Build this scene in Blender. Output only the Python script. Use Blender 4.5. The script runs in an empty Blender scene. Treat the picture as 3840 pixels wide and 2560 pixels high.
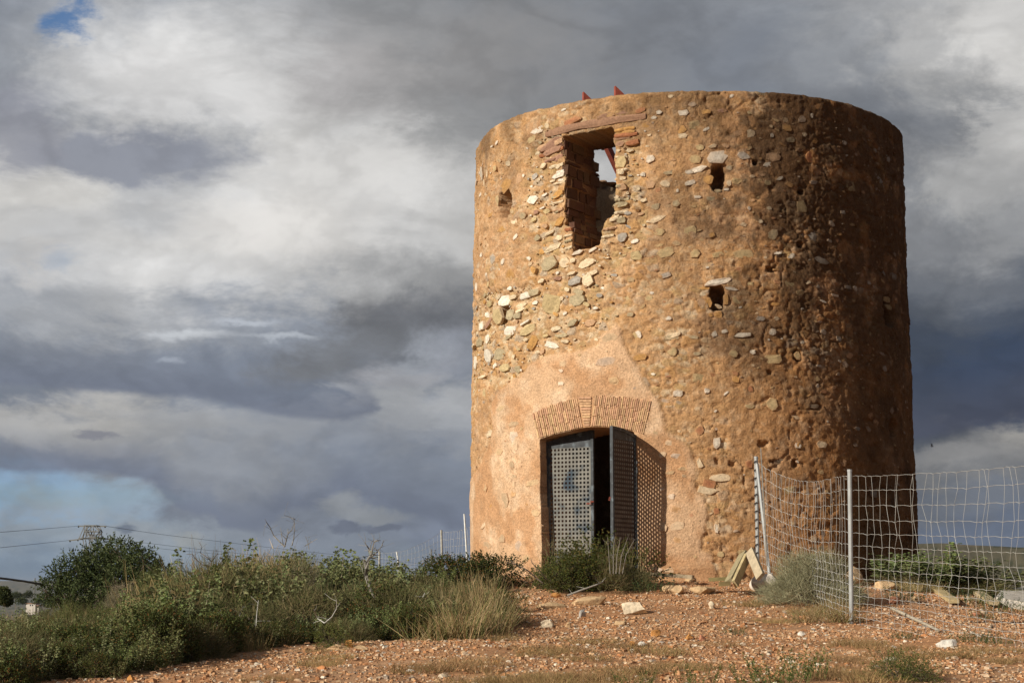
import bpy, math, random
import numpy as np
from mathutils import Vector, Matrix
random.seed(7); np.random.seed(7)
RNG = np.random.default_rng(11)
sc = bpy.context.scene
COL = sc.collection
PI = math.pi

# ------------------------------------------------------------------ camera
F = 6734.0; PITCH = 0.13494; HORIZON = 2194.0
cam = bpy.data.cameras.new("camera"); camo = bpy.data.objects.new("camera", cam); COL.objects.link(camo)
camo.location = (0, 0, 0); camo.rotation_euler = (PI / 2 + PITCH, 0, 0)
cam.sensor_width = 36.0; cam.lens = 36.0 * F / 3840.0; cam.clip_start = 0.1; cam.clip_end = 30000
sc.camera = camo
sc.view_settings.view_transform = 'Standard'; sc.view_settings.look = 'None'
sc.view_settings.exposure = 0.0; sc.view_settings.gamma = 1.0; sc.view_settings.use_curve_mapping = False

def ray(px, py):
    a = (px - 1920) / F; b = (1280 - py) / F
    cp, sp = math.cos(PITCH), math.sin(PITCH)
    d = np.array([a, cp - b * sp, sp + b * cp]); return d / np.linalg.norm(d)
def at(px, py, D):
    d = ray(px, py); return d * (D / d[1])
def azel(px, py):
    d = ray(px, py); return math.atan2(d[0], d[1]), math.asin(d[2])

# ------------------------------------------------------------------ sun
SUN_AZ = math.radians(-56)      # measured from the camera-ward direction, to the left
SUN_EL = math.radians(23.6)
sdir = Vector((math.sin(SUN_AZ) * math.cos(SUN_EL), -math.cos(SUN_AZ) * math.cos(SUN_EL), math.sin(SUN_EL)))
sl = bpy.data.lights.new("sun", 'SUN'); slo = bpy.data.objects.new("sun", sl); COL.objects.link(slo)
sl.energy = 5.0; sl.angle = math.radians(0.5); sl.color = (1.0, 0.935, 0.82)
slo.rotation_euler = sdir.to_track_quat('Z', 'Y').to_euler(); slo.location = (-20, -12, 12)

# ------------------------------------------------------------------ world (broken cloud in front of a Nishita sky)
SKY_STRENGTH = 0.1
w = bpy.data.worlds.new("World"); sc.world = w; w.use_nodes = True
nt = w.node_tree; nt.nodes.clear()
class NT:
    def __init__(s, t): s.t = t
    def n(s, k, **kw):
        o = s.t.nodes.new(k)
        for a, b in kw.items(): setattr(o, a, b)
        return o
    def put(s, sock, v):
        if hasattr(v, 'links') or isinstance(v, bpy.types.NodeSocket): s.t.links.new(v, sock)
        else: sock.default_value = v
    def math(s, op, a, b=0.0, c=0.0, clamp=False):
        o = s.n('ShaderNodeMath', operation=op); o.use_clamp = clamp
        for i, v in enumerate((a, b, c)): s.put(o.inputs[i], v)
        return o.outputs[0]
    def vmath(s, op, a, b=(0, 0, 0), out=0):
        o = s.n('ShaderNodeVectorMath', operation=op); s.put(o.inputs[0], a)
        if op == 'SCALE': s.put(o.inputs['Scale'], b)
        else: s.put(o.inputs[1], b)
        return o.outputs[out]
    def noise(s, vec, scale, detail=5, rough=0.55, out=0, dist=0.0):
        o = s.n('ShaderNodeTexNoise'); s.put(o.inputs['Vector'], vec)
        o.inputs['Scale'].default_value = scale; o.inputs['Detail'].default_value = detail
        o.inputs['Roughness'].default_value = rough; o.inputs['Distortion'].default_value = dist
        return o.outputs[out]
    def vor(s, vec, scale, feature='F1', out='Distance', rnd=1.0):
        o = s.n('ShaderNodeTexVoronoi', feature=feature); s.put(o.inputs['Vector'], vec)
        o.inputs['Scale'].default_value = scale; o.inputs['Randomness'].default_value = rnd
        return o.outputs[out]
    def ramp(s, v, stops, interp='LINEAR'):
        o = s.n('ShaderNodeValToRGB'); s.put(o.inputs[0], v); r = o.color_ramp; r.interpolation = interp
        stops = sorted(stops, key=lambda q: q[0])
        r.elements[0].position = stops[0][0]; r.elements[0].color = col4(stops[0][1])
        r.elements[1].position = stops[-1][0]; r.elements[1].color = col4(stops[-1][1])
        for p, c in stops[1:-1]:
            e = r.elements.new(p); e.color = col4(c)
        return o.outputs[0]
    def mix(s, f, a, b, blend='MIX'):
        o = s.n('ShaderNodeMix', data_type='RGBA', blend_type=blend)
        s.put(o.inputs[0], f); s.put(o.inputs[6], col4(a)); s.put(o.inputs[7], col4(b)); return o.outputs[2]
    def map(s, v, a, b, c=0.0, d=1.0, smooth=True):
        o = s.n('ShaderNodeMapRange'); o.interpolation_type = 'SMOOTHSTEP' if smooth else 'LINEAR'
        s.put(o.inputs[0], v)
        for i, q in enumerate((a, b, c, d)): s.put(o.inputs[i + 1], q)
        return o.outputs[0]
def col4(c):
    if isinstance(c, bpy.types.NodeSocket): return c
    if isinstance(c, (int, float)): c = (c, c, c)
    return tuple(c) if len(c) == 4 else (c[0], c[1], c[2], 1.0)
def lin(r, g, b):
    return tuple(((x / 255) / 12.92 if x / 255 <= 0.04045 else ((x / 255 + 0.055) / 1.055) ** 2.4) for x in (r, g, b))
W = NT(nt)
AZ0, AZ1 = math.radians(-24), math.radians(24)
def azn(px): return (azel(px, 1300)[0] - AZ0) / (AZ1 - AZ0)
def elr(py): return azel(1920, py)[1]
geo = W.n('ShaderNodeTexCoord').outputs['Generated']
sep = W.n('ShaderNodeSeparateXYZ'); W.put(sep.inputs[0], geo)
az_ = W.math('ARCTAN2', sep.outputs[0], sep.outputs[1]); el_ = W.math('ARCSINE', sep.outputs[2])
st = W.vmath('MULTIPLY', geo, (1, 1, 1.9))
_wc = {}
def warp(seed, scale, amp_az, amp_el, detail=6, rough=.6):
    key = min((9.0, 16.0, 26.0), key=lambda q: abs(q - scale))
    if key not in _wc:
        v = W.vmath('ADD', st, (3.1 + key, .4, 1.7))
        n = W.noise(v, key, 9, .66, out=1, dist=.25)
        s = W.n('ShaderNodeSeparateXYZ'); W.put(s.inputs[0], n); _wc[key] = s
    s = _wc[key]
    return (W.math('MULTIPLY', W.math('SUBTRACT', s.outputs[0], .5), amp_az),
            W.math('MULTIPLY', W.math('SUBTRACT', s.outputs[1], .5), amp_el))
wa, we = warp((3.1, 0, 1.7), 9.0, 0.19, 0.10)
azw = W.math('ADD', az_, wa); elw = W.math('ADD', el_, we)
azc = W.map(azw, AZ0, AZ1, 0, 1, False)
# brightness / hue rows read off the real sky: (image row, [(image column, grey-ish rgb), ...])
def g(v, b=0, r=0): return (v + r - b * .50, v, v + b * .85)
ROWS = [
 (-600, [(0, g(150, 8)), (1200, g(150, 3)), (2400, g(150, 4)), (3840, g(175, 0))]),
 (-60, [(-200, g(140, 12)), (200, g(160, 10)), (480, g(168, 6)), (960, g(163, 4)), (1440, g(145, 3)), (1920, g(136, 5)), (2400, g(134, 9)), (2880, g(142, 8)), (3360, g(165, 2)), (3800, g(196, -2))]),
 (250, [(-200, g(150, 10)), (0, g(158, 8)), (250, g(190, 3)), (600, g(214, -1)), (900, g(196, 0)), (1300, g(165, 0, 2)), (1800, g(143, 1, 1)), (2400, g(132, 7)), (2900, g(124, 10)), (3300, g(140, 6)), (3560, g(170, 0)), (3780, g(205, -3)), (4100, g(195, -2))]),
 (500, [(-200, g(150, 8)), (0, g(150, 10)), (120, g(156, 8)), (330, g(150, 8)), (700, g(150, 6)), (860, g(172, 3)), (1050, g(200, -2)), (1250, g(190, -2)), (1450, g(196, -1)), (1700, g(150, 1)), (2000, g(140, 3)), (3300, g(118, 8)), (3520, g(132, 6)), (3700, g(182, -1)), (3900, g(190, -2))]),
 (720, [(-200, g(205, -2)), (0, g(200, -2)), (300, g(205, -2)), (560, g(185, 2)), (900, g(210, -1)), (1200, g(214, -2)), (1500, g(210, -2)), (1740, g(192, -2)), (3350, g(140, 5)), (3550, g(172, 0)), (3840, g(175, 0))]),
 (900, [(-200, g(190, -1)), (0, g(190, -1)), (300, g(190, 0)), (700, g(200, -2)), (1050, g(215, -3)), (1350, g(198, -1)), (1600, g(188, -1)), (1800, g(184, -2)), (3400, g(130, 5)), (3600, g(146, 3)), (3840, g(150, 3))]),
 (1060, [(-200, g(175, 3)), (0, g(176, 3)), (300, g(184, 1)), (640, g(200, -1)), (900, g(192, 0)), (1200, g(176, 0)), (1500, g(148, 1)), (1760, g(140, 1)), (3400, g(106, 8)), (3840, g(110, 10))]),
 (1200, [(-200, g(146, 8)), (0, g(150, 6)), (400, g(160, 3)), (700, g(158, 6)), (900, g(146, 10)), (1150, g(138, 12)), (1400, g(108, 5)), (1760, g(112, 6)), (3400, g(88, 11)), (3840, g(82, 16))]),
 (1340, [(-200, g(124, 12)), (0, g(124, 11)), (400, g(126, 12)), (700, g(130, 14)), (1000, g(126, 15)), (1300, g(112, 6)), (1500, g(118, 9)), (1640, g(150, 9)), (1760, g(130, 12)), (3400, g(75, 16)), (3840, g(72, 24))]),
 (1450, [(-200, g(112, 13)), (0, g(113, 13)), (400, g(118, 13)), (800, g(122, 14)), (1100, g(116, 15)), (1370, g(114, 14)), (1480, g(150, 5)), (1700, g(158, 4)), (3400, g(71, 18)), (3840, g(70, 25))]),
 (1560, [(-200, g(158, -1)), (0, g(156, 0)), (400, g(158, -2)), (700, g(150, 4)), (1000, g(135, 9)), (1400, g(145, 6)), (1700, g(148, 6)), (3400, g(74, 15)), (3840, g(74, 22))]),
 (1660, [(-200, g(154, 0)), (0, g(155, 1)), (350, g(150, 0)), (700, g(144, 4)), (1100, g(140, 7)), (1400, g(134, 11)), (1700, g(134, 9)), (3420, g(88, 10)), (3600, g(120, 3)), (3840, g(150, -4))]),
 (1760, [(-200, g(124, 11)), (0, g(124, 11)), (400, g(126, 9)), (700, g(138, 8)), (1000, g(134, 9)), (1400, g(126, 14)), (1700, g(124, 14)), (3420, g(112, 4)), (3840, g(128, 2))]),
 (1880, [(-200, (128, 150, 172)), (0, (128, 152, 176)), (500, (136, 152, 168)), (760, g(118, 14)), (1000, g(118, 13)), (1400, g(120, 14)), (1740, g(116, 15)), (3420, g(106, 12)), (3840, g(116, 12))]),
 (1990, [(-200, (134, 144, 154)), (0, (134, 145, 156)), (500, (140, 148, 156)), (800, (132, 140, 150)), (1100, (126, 133, 145)), (1500, (122, 130, 142)), (1740, (118, 126, 142)), (3420, (100, 110, 128)), (3840, (104, 114, 132))]),
 (2190, [(-200, (108, 124, 142)), (0, (110, 126, 144)), (700, (124, 138, 150)), (1300, (116, 130, 144)), (1740, (110, 122, 138)), (3420, (100, 112, 128)), (3840, (102, 114, 130))]),
]
cur = None; prev_el = None
for py, stops in ROWS:
    up_ = 1.0 + .07 * (py > 900)
    c = W.ramp(azc, [(min(max(azn(x), 0), 1), lin(*[q * (up_ if x < 2400 else 1.0) for q in v])) for x, v in stops], 'EASE')
    e = elr(py)
    if cur is None: cur = c
    else: cur = W.mix(W.map(elw, prev_el, e, 0.0, 1.0), cur, c)
    prev_el = e
# crisp flat cloud bases: y_edge(x) curves, dark above, lighter below
def base_edge(cur, pts, rgb, above, soft, wamp, seed, x0, x1):
    lo, hi = elr(2200), elr(1000)
    a2, e2 = warp(seed, 26.0, 0.03, wamp, 6, .62)
    azq = W.map(W.math('ADD', az_, a2), AZ0, AZ1, 0, 1, False)
    ed = W.ramp(azq, [(azn(x), ((elr(y) - lo) / (hi - lo),) * 3) for x, y in pts])
    ed = W.math('ADD', W.math('MULTIPLY', ed, hi - lo), lo)
    d = W.math('SUBTRACT', W.math('ADD', el_, e2), ed)
    m = W.map(d, -soft * .3, soft)
    m = W.math('MULTIPLY', m, W.map(d, above, 0.0))
    m = W.math('MULTIPLY', m, W.map(azq, azn(x1) + .012, azn(x1)))
    if x0 is not None: m = W.math('MULTIPLY', m, W.map(azq, azn(x0) - .02, azn(x0)))
    return W.mix(W.math('MULTIPLY', m, .9), cur, lin(*rgb))
cur = base_edge(cur, [(-700, 1470), (0, 1478), (300, 1490), (520, 1500), (700, 1500), (900, 1545), (1080, 1582), (1250, 1588), (1410, 1560), (1500, 1500)], (110, 117, 132), .030, .004, .008, (9.7, 2, 1), None, 1395)
cur = base_edge(cur, [(-700, 1770), (0, 1786), (430, 1796), (600, 1822), (690, 1915), (740, 1938), (815, 1936), (850, 1990), (990, 1995), (1070, 1925), (1224, 1921), (1290, 1850), (1400, 1900), (1560, 1935), (1700, 1985), (1900, 1990)], (113, 121, 138), .028, .004, .010, (1.7, 5, 3), None, 2600)
cur = base_edge(cur, [(1640, 1640), (3000, 1640), (3380, 1672), (3480, 1668), (3640, 1640), (3840, 1612), (4300, 1600)], (74, 79, 95), .05, .006, .010, (4.7, 8, 3), 2600, 4400)
def blob(cur, px, py, wx, wy, rgb, strength, seed, scale=22., wa=.05, we=.03, soft=.5, ad=None):
    soft *= .8; wa *= 1.3; we *= 1.3
    a, e = azel(px, py)
    a2, e2 = warp(seed, scale, wa, we, 6, .62)
    dx = W.math('DIVIDE', W.math('SUBTRACT', W.math('ADD', az_, a2), a), wx / F)
    dy = W.math('DIVIDE', W.math('SUBTRACT', W.math('ADD', el_, e2), e), wy / F)
    r = W.math('SQRT', W.math('ADD', W.math('MULTIPLY', dx, dx), W.math('MULTIPLY', dy, dy)))
    m = W.map(r, 1.0 + soft, 1.0 - soft)
    m = W.math('MULTIPLY', m, strength)
    return W.mix(m, cur, lin(*rgb) if not isinstance(rgb, bpy.types.NodeSocket) else rgb)
cur = blob(cur, 480, 575, 400, 95, (143, 147, 158), .95, (0.3, 1, 0), 16, .07, .03, .45)
cur = blob(cur, 60, 470, 150, 150, (146, 148, 158), .8, (0.3, 4, 0), 16, .07, .05, .6)
cur = blob(cur, 640, 330, 430, 150, (216, 215, 214), .8, (2.3, 1, 0), 14, .08, .05, .6)
cur = blob(cur, 1280, 640, 330, 130, (214, 212, 209), .6, (2.3, 6, 0), 14, .08, .05, .7)
cur = blob(cur, 1060, 850, 330, 120, (219, 216, 212), .7, (2.9, 6, 0), 14, .08, .05, .7)
cur = blob(cur, 150, 690, 260, 60, (212, 210, 206), .7, (5.9, 6, 0), 14, .08, .03, .7)
cur = blob(cur, 1540, 1170, 300, 70, (106, 108, 114), .4, (7.9, 6, 0), 14, .08, .03, .7)
cur = blob(cur, 700, 1252, 150, 16, (204, 208, 213), .85, (1.3, 7, 0), 30, .03, .014, 1.15)
cur = blob(cur, 1060, 1262, 90, 11, (192, 198, 206), .75, (1.3, 9, 0), 30, .03, .014, 1.15)
cur = blob(cur, 920, 1208, 90, 9, (194, 200, 209), .7, (1.3, 19, 0), 30, .03, .012, 1.15)
cur = blob(cur, 650, 1350, 40, 12, (165, 172, 184), .6, (8.3, 9, 0), 30, .03, .012, .8)
cur = blob(cur, 1700, 1310, 110, 100, (160, 164, 174), .55, (1.3, 11, 0), 26, .05, .04, .8)
cur = blob(cur, 1500, 1410, 150, 30, (160, 160, 164), .6, (3.3, 11, 0), 26, .05, .02, .8)
cur = blob(cur, 170, 985, 80, 70, (192, 190, 188), .6, (5.3, 11, 0), 26, .05, .04, .8)
cur = blob(cur, 1290, 1890, 70, 40, (146, 150, 154), .7, (5.3, 3, 0), 30, .04, .02, .8)
cur = blob(cur, 1390, 1935, 120, 22, (144, 148, 152), .7, (5.3, 5, 0), 30, .04, .02, .8)
cur = blob(cur, 1295, 1978, 62, 26, (104, 111, 126), .9, (6.3, 5, 0), 34, .03, .016, .4)
cur = blob(cur, 1425, 1978, 66, 20, (106, 113, 128), .85, (6.8, 5, 0), 34, .03, .016, .4)
cur = blob(cur, 482, 1978, 34, 14, (106, 116, 132), .8, (6.9, 5, 0), 34, .02, .012, .5)
cur = blob(cur, 375, 1618, 70, 20, (126, 128, 138), .8, (6.9, 9, 0), 34, .03, .02, .5)
cur = blob(cur, 720, 2040, 60, 26, (158, 162, 162), .7, (6.9, 12, 0), 34, .03, .02, .6)
cur = blob(cur, 3560, 1700, 260, 40, (150, 149, 148), .5, (6.9, 15, 0), 24, .04, .02, .6)
# small scale cloud texture
nn = W.noise(W.vmath('ADD', st, (7, 3, 2)), 20.0, 9, .62, dist=.5)
nm = W.noise(W.vmath('ADD', st, (2, 9, 5)), 7.0, 6, .58, dist=.4)
# billow edges: folded noise gives the scalloped rims of cumulus
bl = W.math('ABSOLUTE', W.math('SUBTRACT', W.noise(W.vmath('ADD', st, (4, 1, 8)), 15.0, 7, .55, dist=.3), .5))
bl = W.math('SUBTRACT', W.map(bl, 0.0, .10, 0, 1), .72)
fac = W.math('ADD', W.math('MULTIPLY', W.math('SUBTRACT', nn, .5), .30), W.math('MULTIPLY', W.math('SUBTRACT', nm, .5), .55))
fac = W.math('ADD', fac, W.math('MULTIPLY', bl, .11))
cur = W.vmath('SCALE', cur, W.math('ADD', fac, 1.03))
# everywhere outside the photographed window broken cloud goes on, darkened to cut the fill light
gn = W.noise(W.vmath('ADD', st, (11, 4, 0)), 3.2, 8, .58, dist=.3)
gen = W.ramp(gn, [(0.30, lin(78, 85, 100)), (.45, lin(108, 112, 122)), (.58, lin(146, 147, 151)), (.74, lin(196, 195, 193))])
dim_side = W.math('MULTIPLY', W.map(az_, math.radians(12), math.radians(30)), W.map(az_, math.radians(150), math.radians(110)))  # unseen right sky dimmed for less light on the tower's shadow side
gen = W.mix(W.math('MULTIPLY', dim_side, W.map(sep.outputs[2], .85, .35, 0, .85)), gen, W.ramp(gn, [(.3, lin(56, 62, 78)), (.6, lin(80, 86, 102)), (.75, lin(110, 114, 124))]))
side = W.math('MAXIMUM', W.map(W.math('ABSOLUTE', azw), math.radians(17), math.radians(23)), W.map(elw, elr(-150), elr(-700)))
cur = W.mix(side, cur, gen)
cur = W.vmath('SCALE', cur, 1.0 / SKY_STRENGTH)
sky = W.n('ShaderNodeTexSky', sky_type='NISHITA'); sky.sun_disc = False
sky.sun_elevation = SUN_EL; sky.sun_rotation = PI - SUN_AZ if False else math.atan2(sdir.x, sdir.y)
sky.air_density = 1.0; sky.dust_density = 0.6; sky.ozone_density = 1.5
skyc = W.mix(1.0, sky.outputs[0], (0.55, 0.75, 1.0), 'MULTIPLY')
cur = blob(cur, 262, 72, 74, 66, skyc, .92, (1.9, 15, 6), 18, .05, .045, .75)
cur = blob(cur, 250, 985, 80, 40, skyc, .25, (1.9, 19, 6), 24, .06, .03, .8)
cur = blob(cur, 180, 1850, 420, 42, skyc, .22, (4.9, 19, 6), 24, .06, .02, .8)
bg = W.n('ShaderNodeBackground'); W.put(bg.inputs[0], cur); bg.inputs[1].default_value = SKY_STRENGTH
wo = W.n('ShaderNodeOutputWorld'); nt.links.new(bg.outputs[0], wo.inputs[0])
sc.cycles.max_bounces = 4; sc.cycles.diffuse_bounces = 2; sc.cycles.glossy_bounces = 1; sc.cycles.transmission_bounces = 2; sc.cycles.transparent_max_bounces = 8
sc.cycles.caustics_reflective = False; sc.cycles.caustics_refractive = False; sc.cycles.use_denoising = True
w.cycles.sampling_method = 'MANUAL'; w.cycles.sample_map_resolution = 512

# ------------------------------------------------------------------ object helpers
def tag(o, label=None, cat=None, group=None, kind=None):
    if label: o['label'] = label
    if cat: o['category'] = cat
    if group: o['group'] = group
    if kind: o['kind'] = kind
    return o
def empty(name, loc=(0, 0, 0), parent=None):
    o = bpy.data.objects.new(name, None); COL.objects.link(o); o.empty_display_size = .2
    o.location = tuple(float(v) for v in loc)
    if parent: o.parent = parent
    return o
def mesh_np(name, V, F_, mat=None, parent=None, cols=None, smooth=False, origin=None, loops=None):
    """V (n,3); F_ either (m,k) array or list of arrays of mixed k; optional per-vertex colour"""
    V = np.asarray(V, dtype=np.float64)
    arrs = F_ if isinstance(F_, list) else [F_]
    arrs = [np.asarray(a, dtype=np.int32) for a in arrs if len(a)]
    if origin is None: origin = np.array([(V[:, 0].min() + V[:, 0].max()) / 2, (V[:, 1].min() + V[:, 1].max()) / 2, V[:, 2].min()])
    origin = np.asarray(origin, dtype=float)
    me = bpy.data.meshes.new(name)
    me.vertices.add(len(V)); me.vertices.foreach_set('co', (V - origin).astype(np.float32).ravel())
    nl = sum(a.size for a in arrs); npoly = sum(len(a) for a in arrs)
    me.loops.add(nl); me.polygons.add(npoly)
    me.loops.foreach_set('vertex_index', np.concatenate([a.ravel() for a in arrs]))
    tot = np.concatenate([np.full(len(a), a.shape[1], dtype=np.int32) for a in arrs])
    start = np.concatenate([[0], np.cumsum(tot)[:-1]]).astype(np.int32)
    me.polygons.foreach_set('loop_start', start); me.polygons.foreach_set('loop_total', tot)
    me.polygons.foreach_set('use_smooth', np.full(npoly, smooth, dtype=bool))
    if cols is not None:
        a = me.color_attributes.new('Col', 'FLOAT_COLOR', 'POINT')
        c = np.ones((len(V), 4), dtype=np.float32); c[:, :3] = cols; a.data.foreach_set('color', c.ravel())
    me.update(calc_edges=True); me.validate(clean_customdata=False)
    if mat: me.materials.append(mat)
    o = bpy.data.objects.new(name, me); COL.objects.link(o)
    o.location = tuple(origin)
    if parent:
        o.parent = parent; o.location = tuple(origin - world_loc(parent))
    return o
def world_loc(o):
    p = np.zeros(3)
    while o is not None: p = p + np.array(o.location); o = o.parent
    return p
class MB:
    def __init__(s): s.v = []; s.f = {}; s.n = 0; s.c = []; s.usec = False
    def add(s, V, F_, col=None):
        V = np.asarray(V, float).reshape(-1, 3)
        for f in F_:
            s.f.setdefault(len(f), []).append([i + s.n for i in f])
        s.v.append(V); s.n += len(V)
        if col is not None: s.usec = True
        s.c.append(np.tile(np.array(col if col is not None else (1, 1, 1), float), (len(V), 1)))
        return s
    def addnp(s, V, F_, col=None):
        V = np.asarray(V, float).reshape(-1, 3); F_ = np.asarray(F_)
        s.f.setdefault(F_.shape[1], []).extend((F_ + s.n).tolist()); s.v.append(V); s.n += len(V)
        if col is not None: s.usec = True
        s.c.append(np.broadcast_to(np.array(col if col is not None else (1, 1, 1), float), (len(V), 3)).copy())
        return s
    def box(s, c, size, M=None, col=None):
        x, y, z = [q / 2 for q in size]
        V = np.array([(-x, -y, -z), (x, -y, -z), (x, y, -z), (-x, y, -z), (-x, -y, z), (x, -y, z), (x, y, z), (-x, y, z)])
        if M is not None: V = V @ np.asarray(M).T
        return s.add(V + np.asarray(c), BOXF, col)
    def bar(s, a, b, w_, h_, up=(0, 0, 1), col=None):
        a = np.asarray(a, float); b = np.asarray(b, float); d = b - a; L = np.linalg.norm(d); d = d / L
        up = np.asarray(up, float); x = np.cross(d, up)
        if np.linalg.norm(x) < 1e-4: x = np.cross(d, (1, 0, 0))
        x /= np.linalg.norm(x); y = np.cross(x, d)
        return s.box((a + b) / 2, (w_, L, h_), np.stack([x, d, y], 1), col)
    def tube(s, pts, r, k=6, col=None, caps=True):
        pts = np.asarray(pts, float); n = len(pts); rr = np.broadcast_to(np.asarray(r, float), (n,))
        T = np.gradient(pts, axis=0); T /= np.linalg.norm(T, axis=1)[:, None] + 1e-9
        ref = np.array([0, 0, 1.]) if abs(T[0][2]) < .9 else np.array([1., 0, 0])
        V = []
        for i in range(n):
            x = np.cross(T[i], ref); x /= np.linalg.norm(x) + 1e-9; y = np.cross(T[i], x)
            for j in range(k):
                a = 2 * PI * j / k; V.append(pts[i] + rr[i] * (math.cos(a) * x + math.sin(a) * y))
        F_ = [(i * k + j, i * k + (j + 1) % k, (i + 1) * k + (j + 1) % k, (i + 1) * k + j) for i in range(n - 1) for j in range(k)]
        if caps: F_ += [tuple(range(k))[::-1], tuple((n - 1) * k + j for j in range(k))]
        return s.add(V, F_, col)
    def build(s, name, mat, parent=None, smooth=False, origin=None):
        return mesh_np(name, np.concatenate(s.v), [np.array(v) for v in s.f.values()], mat, parent,
                       np.concatenate(s.c) if s.usec else None, smooth, origin)
BOXF = [(0, 3, 2, 1), (4, 5, 6, 7), (0, 1, 5, 4), (1, 2, 6, 5), (2, 3, 7, 6), (3, 0, 4, 7)]
def copy_tree(o, parent=None):
    c = o.copy(); COL.objects.link(c); c.parent = parent
    for ch in list(o.children): copy_tree(ch, c)
    return c

# numpy value noise -----------------------------------------------------------
def vnoise2(x, y, seed=0):
    r = np.random.default_rng(seed).random((256, 256))
    xi = np.floor(x).astype(int); yi = np.floor(y).astype(int); fx = x - xi; fy = y - yi
    fx = fx * fx * fx * (fx * (fx * 6 - 15) + 10); fy = fy * fy * fy * (fy * (fy * 6 - 15) + 10)
    a = r[xi % 256, yi % 256]; b = r[(xi + 1) % 256, yi % 256]; c = r[xi % 256, (yi + 1) % 256]; d = r[(xi + 1) % 256, (yi + 1) % 256]
    return (a * (1 - fx) + b * fx) * (1 - fy) + (c * (1 - fx) + d * fx) * fy - .5
def fbm(x, y, oct_=5, seed=0, gain=.5):
    o = 0; a = 1; t = 0
    for i in range(oct_):
        o = o + a * vnoise2(x * 2 ** i + 13.7 * i, y * 2 ** i + 7.3 * i, seed + i); t += a; a *= gain
    return o / t * 2       # about -1..1
def sstep(a, b, x):
    t = np.clip((x - a) / (b - a), 0, 1); return t * t * (3 - 2 * t)
def poly_sd(X, Y, P):
    """signed distance to polygon, negative inside"""
    P = np.asarray(P, float); n = len(P); d = np.full(X.shape, 1e9); ins = np.zeros(X.shape, bool)
    for i in range(n):
        ax, ay = P[i]; bx, by = P[(i + 1) % n]
        ex, ey = bx - ax, by - ay; wx, wy = X - ax, Y - ay
        t = np.clip((wx * ex + wy * ey) / (ex * ex + ey * ey + 1e-12), 0, 1)
        d = np.minimum(d, np.hypot(wx - ex * t, wy - ey * t))
        c = ((ay > Y) != (by > Y)) & (X < ex * (Y - ay) / (by - ay + 1e-12) + ax)
        ins ^= c
    return np.where(ins, -d, d)

# ------------------------------------------------------------------ materials
def material(name, base=None, rough=.9, attr=False, nscale=None, namt=.0, bump=0.0, bscale=60., spec=.2, metal=0., hue=None, transl=0., detail=5, ramp2=None):
    """principled material; colour = base or the Col attribute, varied by noise in object space"""
    m = bpy.data.materials.new(name); m.use_nodes = True; t = m.node_tree; n = NT(t)
    b = t.nodes['Principled BSDF']
    b.inputs['Roughness'].default_value = rough; b.inputs['Metallic'].default_value = metal
    b.inputs['Specular IOR Level'].default_value = spec
    co = n.n('ShaderNodeNewGeometry').outputs['Position']
    if attr:
        a = n.n('ShaderNodeAttribute'); a.attribute_name = 'Col'; c = a.outputs['Color']
        if base: c = n.mix(1.0, c, base, 'MULTIPLY')
    else:
        c = n.mix(0.0, base, base)
    if nscale:
        v = n.noise(co, nscale, detail, .62)
        f = n.map(v, .3, .7, 1 - namt, 1 + namt, False)
        c = n.vmath('SCALE', c, f)
    if ramp2:
        v2 = n.noise(co, ramp2[0], 5, .6); c = n.mix(n.map(v2, ramp2[1], ramp2[2]), c, ramp2[3])
    if hue:
        oi = n.n('ShaderNodeObjectInfo'); h = n.n('ShaderNodeHueSaturation')
        n.put(h.inputs['Hue'], n.map(oi.outputs['Random'], 0, 1, .5 - hue[0], .5 + hue[0], False))
        n.put(h.inputs['Value'], n.map(n.math('FRACT', n.math('MULTIPLY', oi.outputs['Random'], 7.3)), 0, 1, 1 - hue[1], 1 + hue[1], False))
        n.put(h.inputs['Color'], c); c = h.outputs[0]
    t.links.new(c, b.inputs['Base Color'])
    if bump:
        v = n.noise(co, bscale, 6, .65); bn = n.n('ShaderNodeBump'); bn.inputs['Strength'].default_value = 1.0
        bn.inputs['Distance'].default_value = bump; n.put(bn.inputs['Height'], v); t.links.new(bn.outputs[0], b.inputs['Normal'])
    if transl:
        tr = n.n('ShaderNodeBsdfTranslucent'); t.links.new(c, tr.inputs[0]); ms = n.n('ShaderNodeMixShader'); ms.inputs[0].default_value = transl
        t.links.new(b.outputs[0], ms.inputs[1]); t.links.new(tr.outputs[0], ms.inputs[2])
        t.links.new(ms.outputs[0], t.nodes['Material Output'].inputs[0])
    return m
M = {}
M['ground'] = material('ground_soil', attr=True, rough=.95, nscale=14, namt=.28, bump=.012, bscale=45, spec=.1)
M['wall'] = material('tower_mortar', attr=True, rough=.95, nscale=34, namt=.30, bump=.022, bscale=34, spec=.08, detail=7)
M['stone'] = material('tower_stone', attr=True, rough=.9, nscale=30, namt=.25, bump=.006, bscale=60, spec=.12)
M['brick'] = material('arch_brick', base=(.57, .35, .20), rough=.95, nscale=22, namt=.3, bump=.006, bscale=60, spec=.08, hue=(.012, .16))
M['pebble'] = material('gravel', attr=True, rough=.92, nscale=60, namt=.2, spec=.12)
M['rock'] = material('rock', attr=True, rough=.92, nscale=16, namt=.35, bump=.012, bscale=30, spec=.12)
M['darkwood'] = material('old_floor_wood', base=(.16, .12, .08), rough=.9, nscale=8, namt=.3)
M['plank'] = material('weathered_plank', attr=True, rough=.85, nscale=16, namt=.25, bump=.002, bscale=70)
M['redsteel'] = material('red_oxide_steel', base=(.30, .075, .05), rough=.7, nscale=12, namt=.25)
M['doorframe'] = material('door_steel_frame', base=(.06, .065, .07), rough=.6, nscale=9, namt=.4, ramp2=(7., .52, .66, (.16, .19, .21)))
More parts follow.
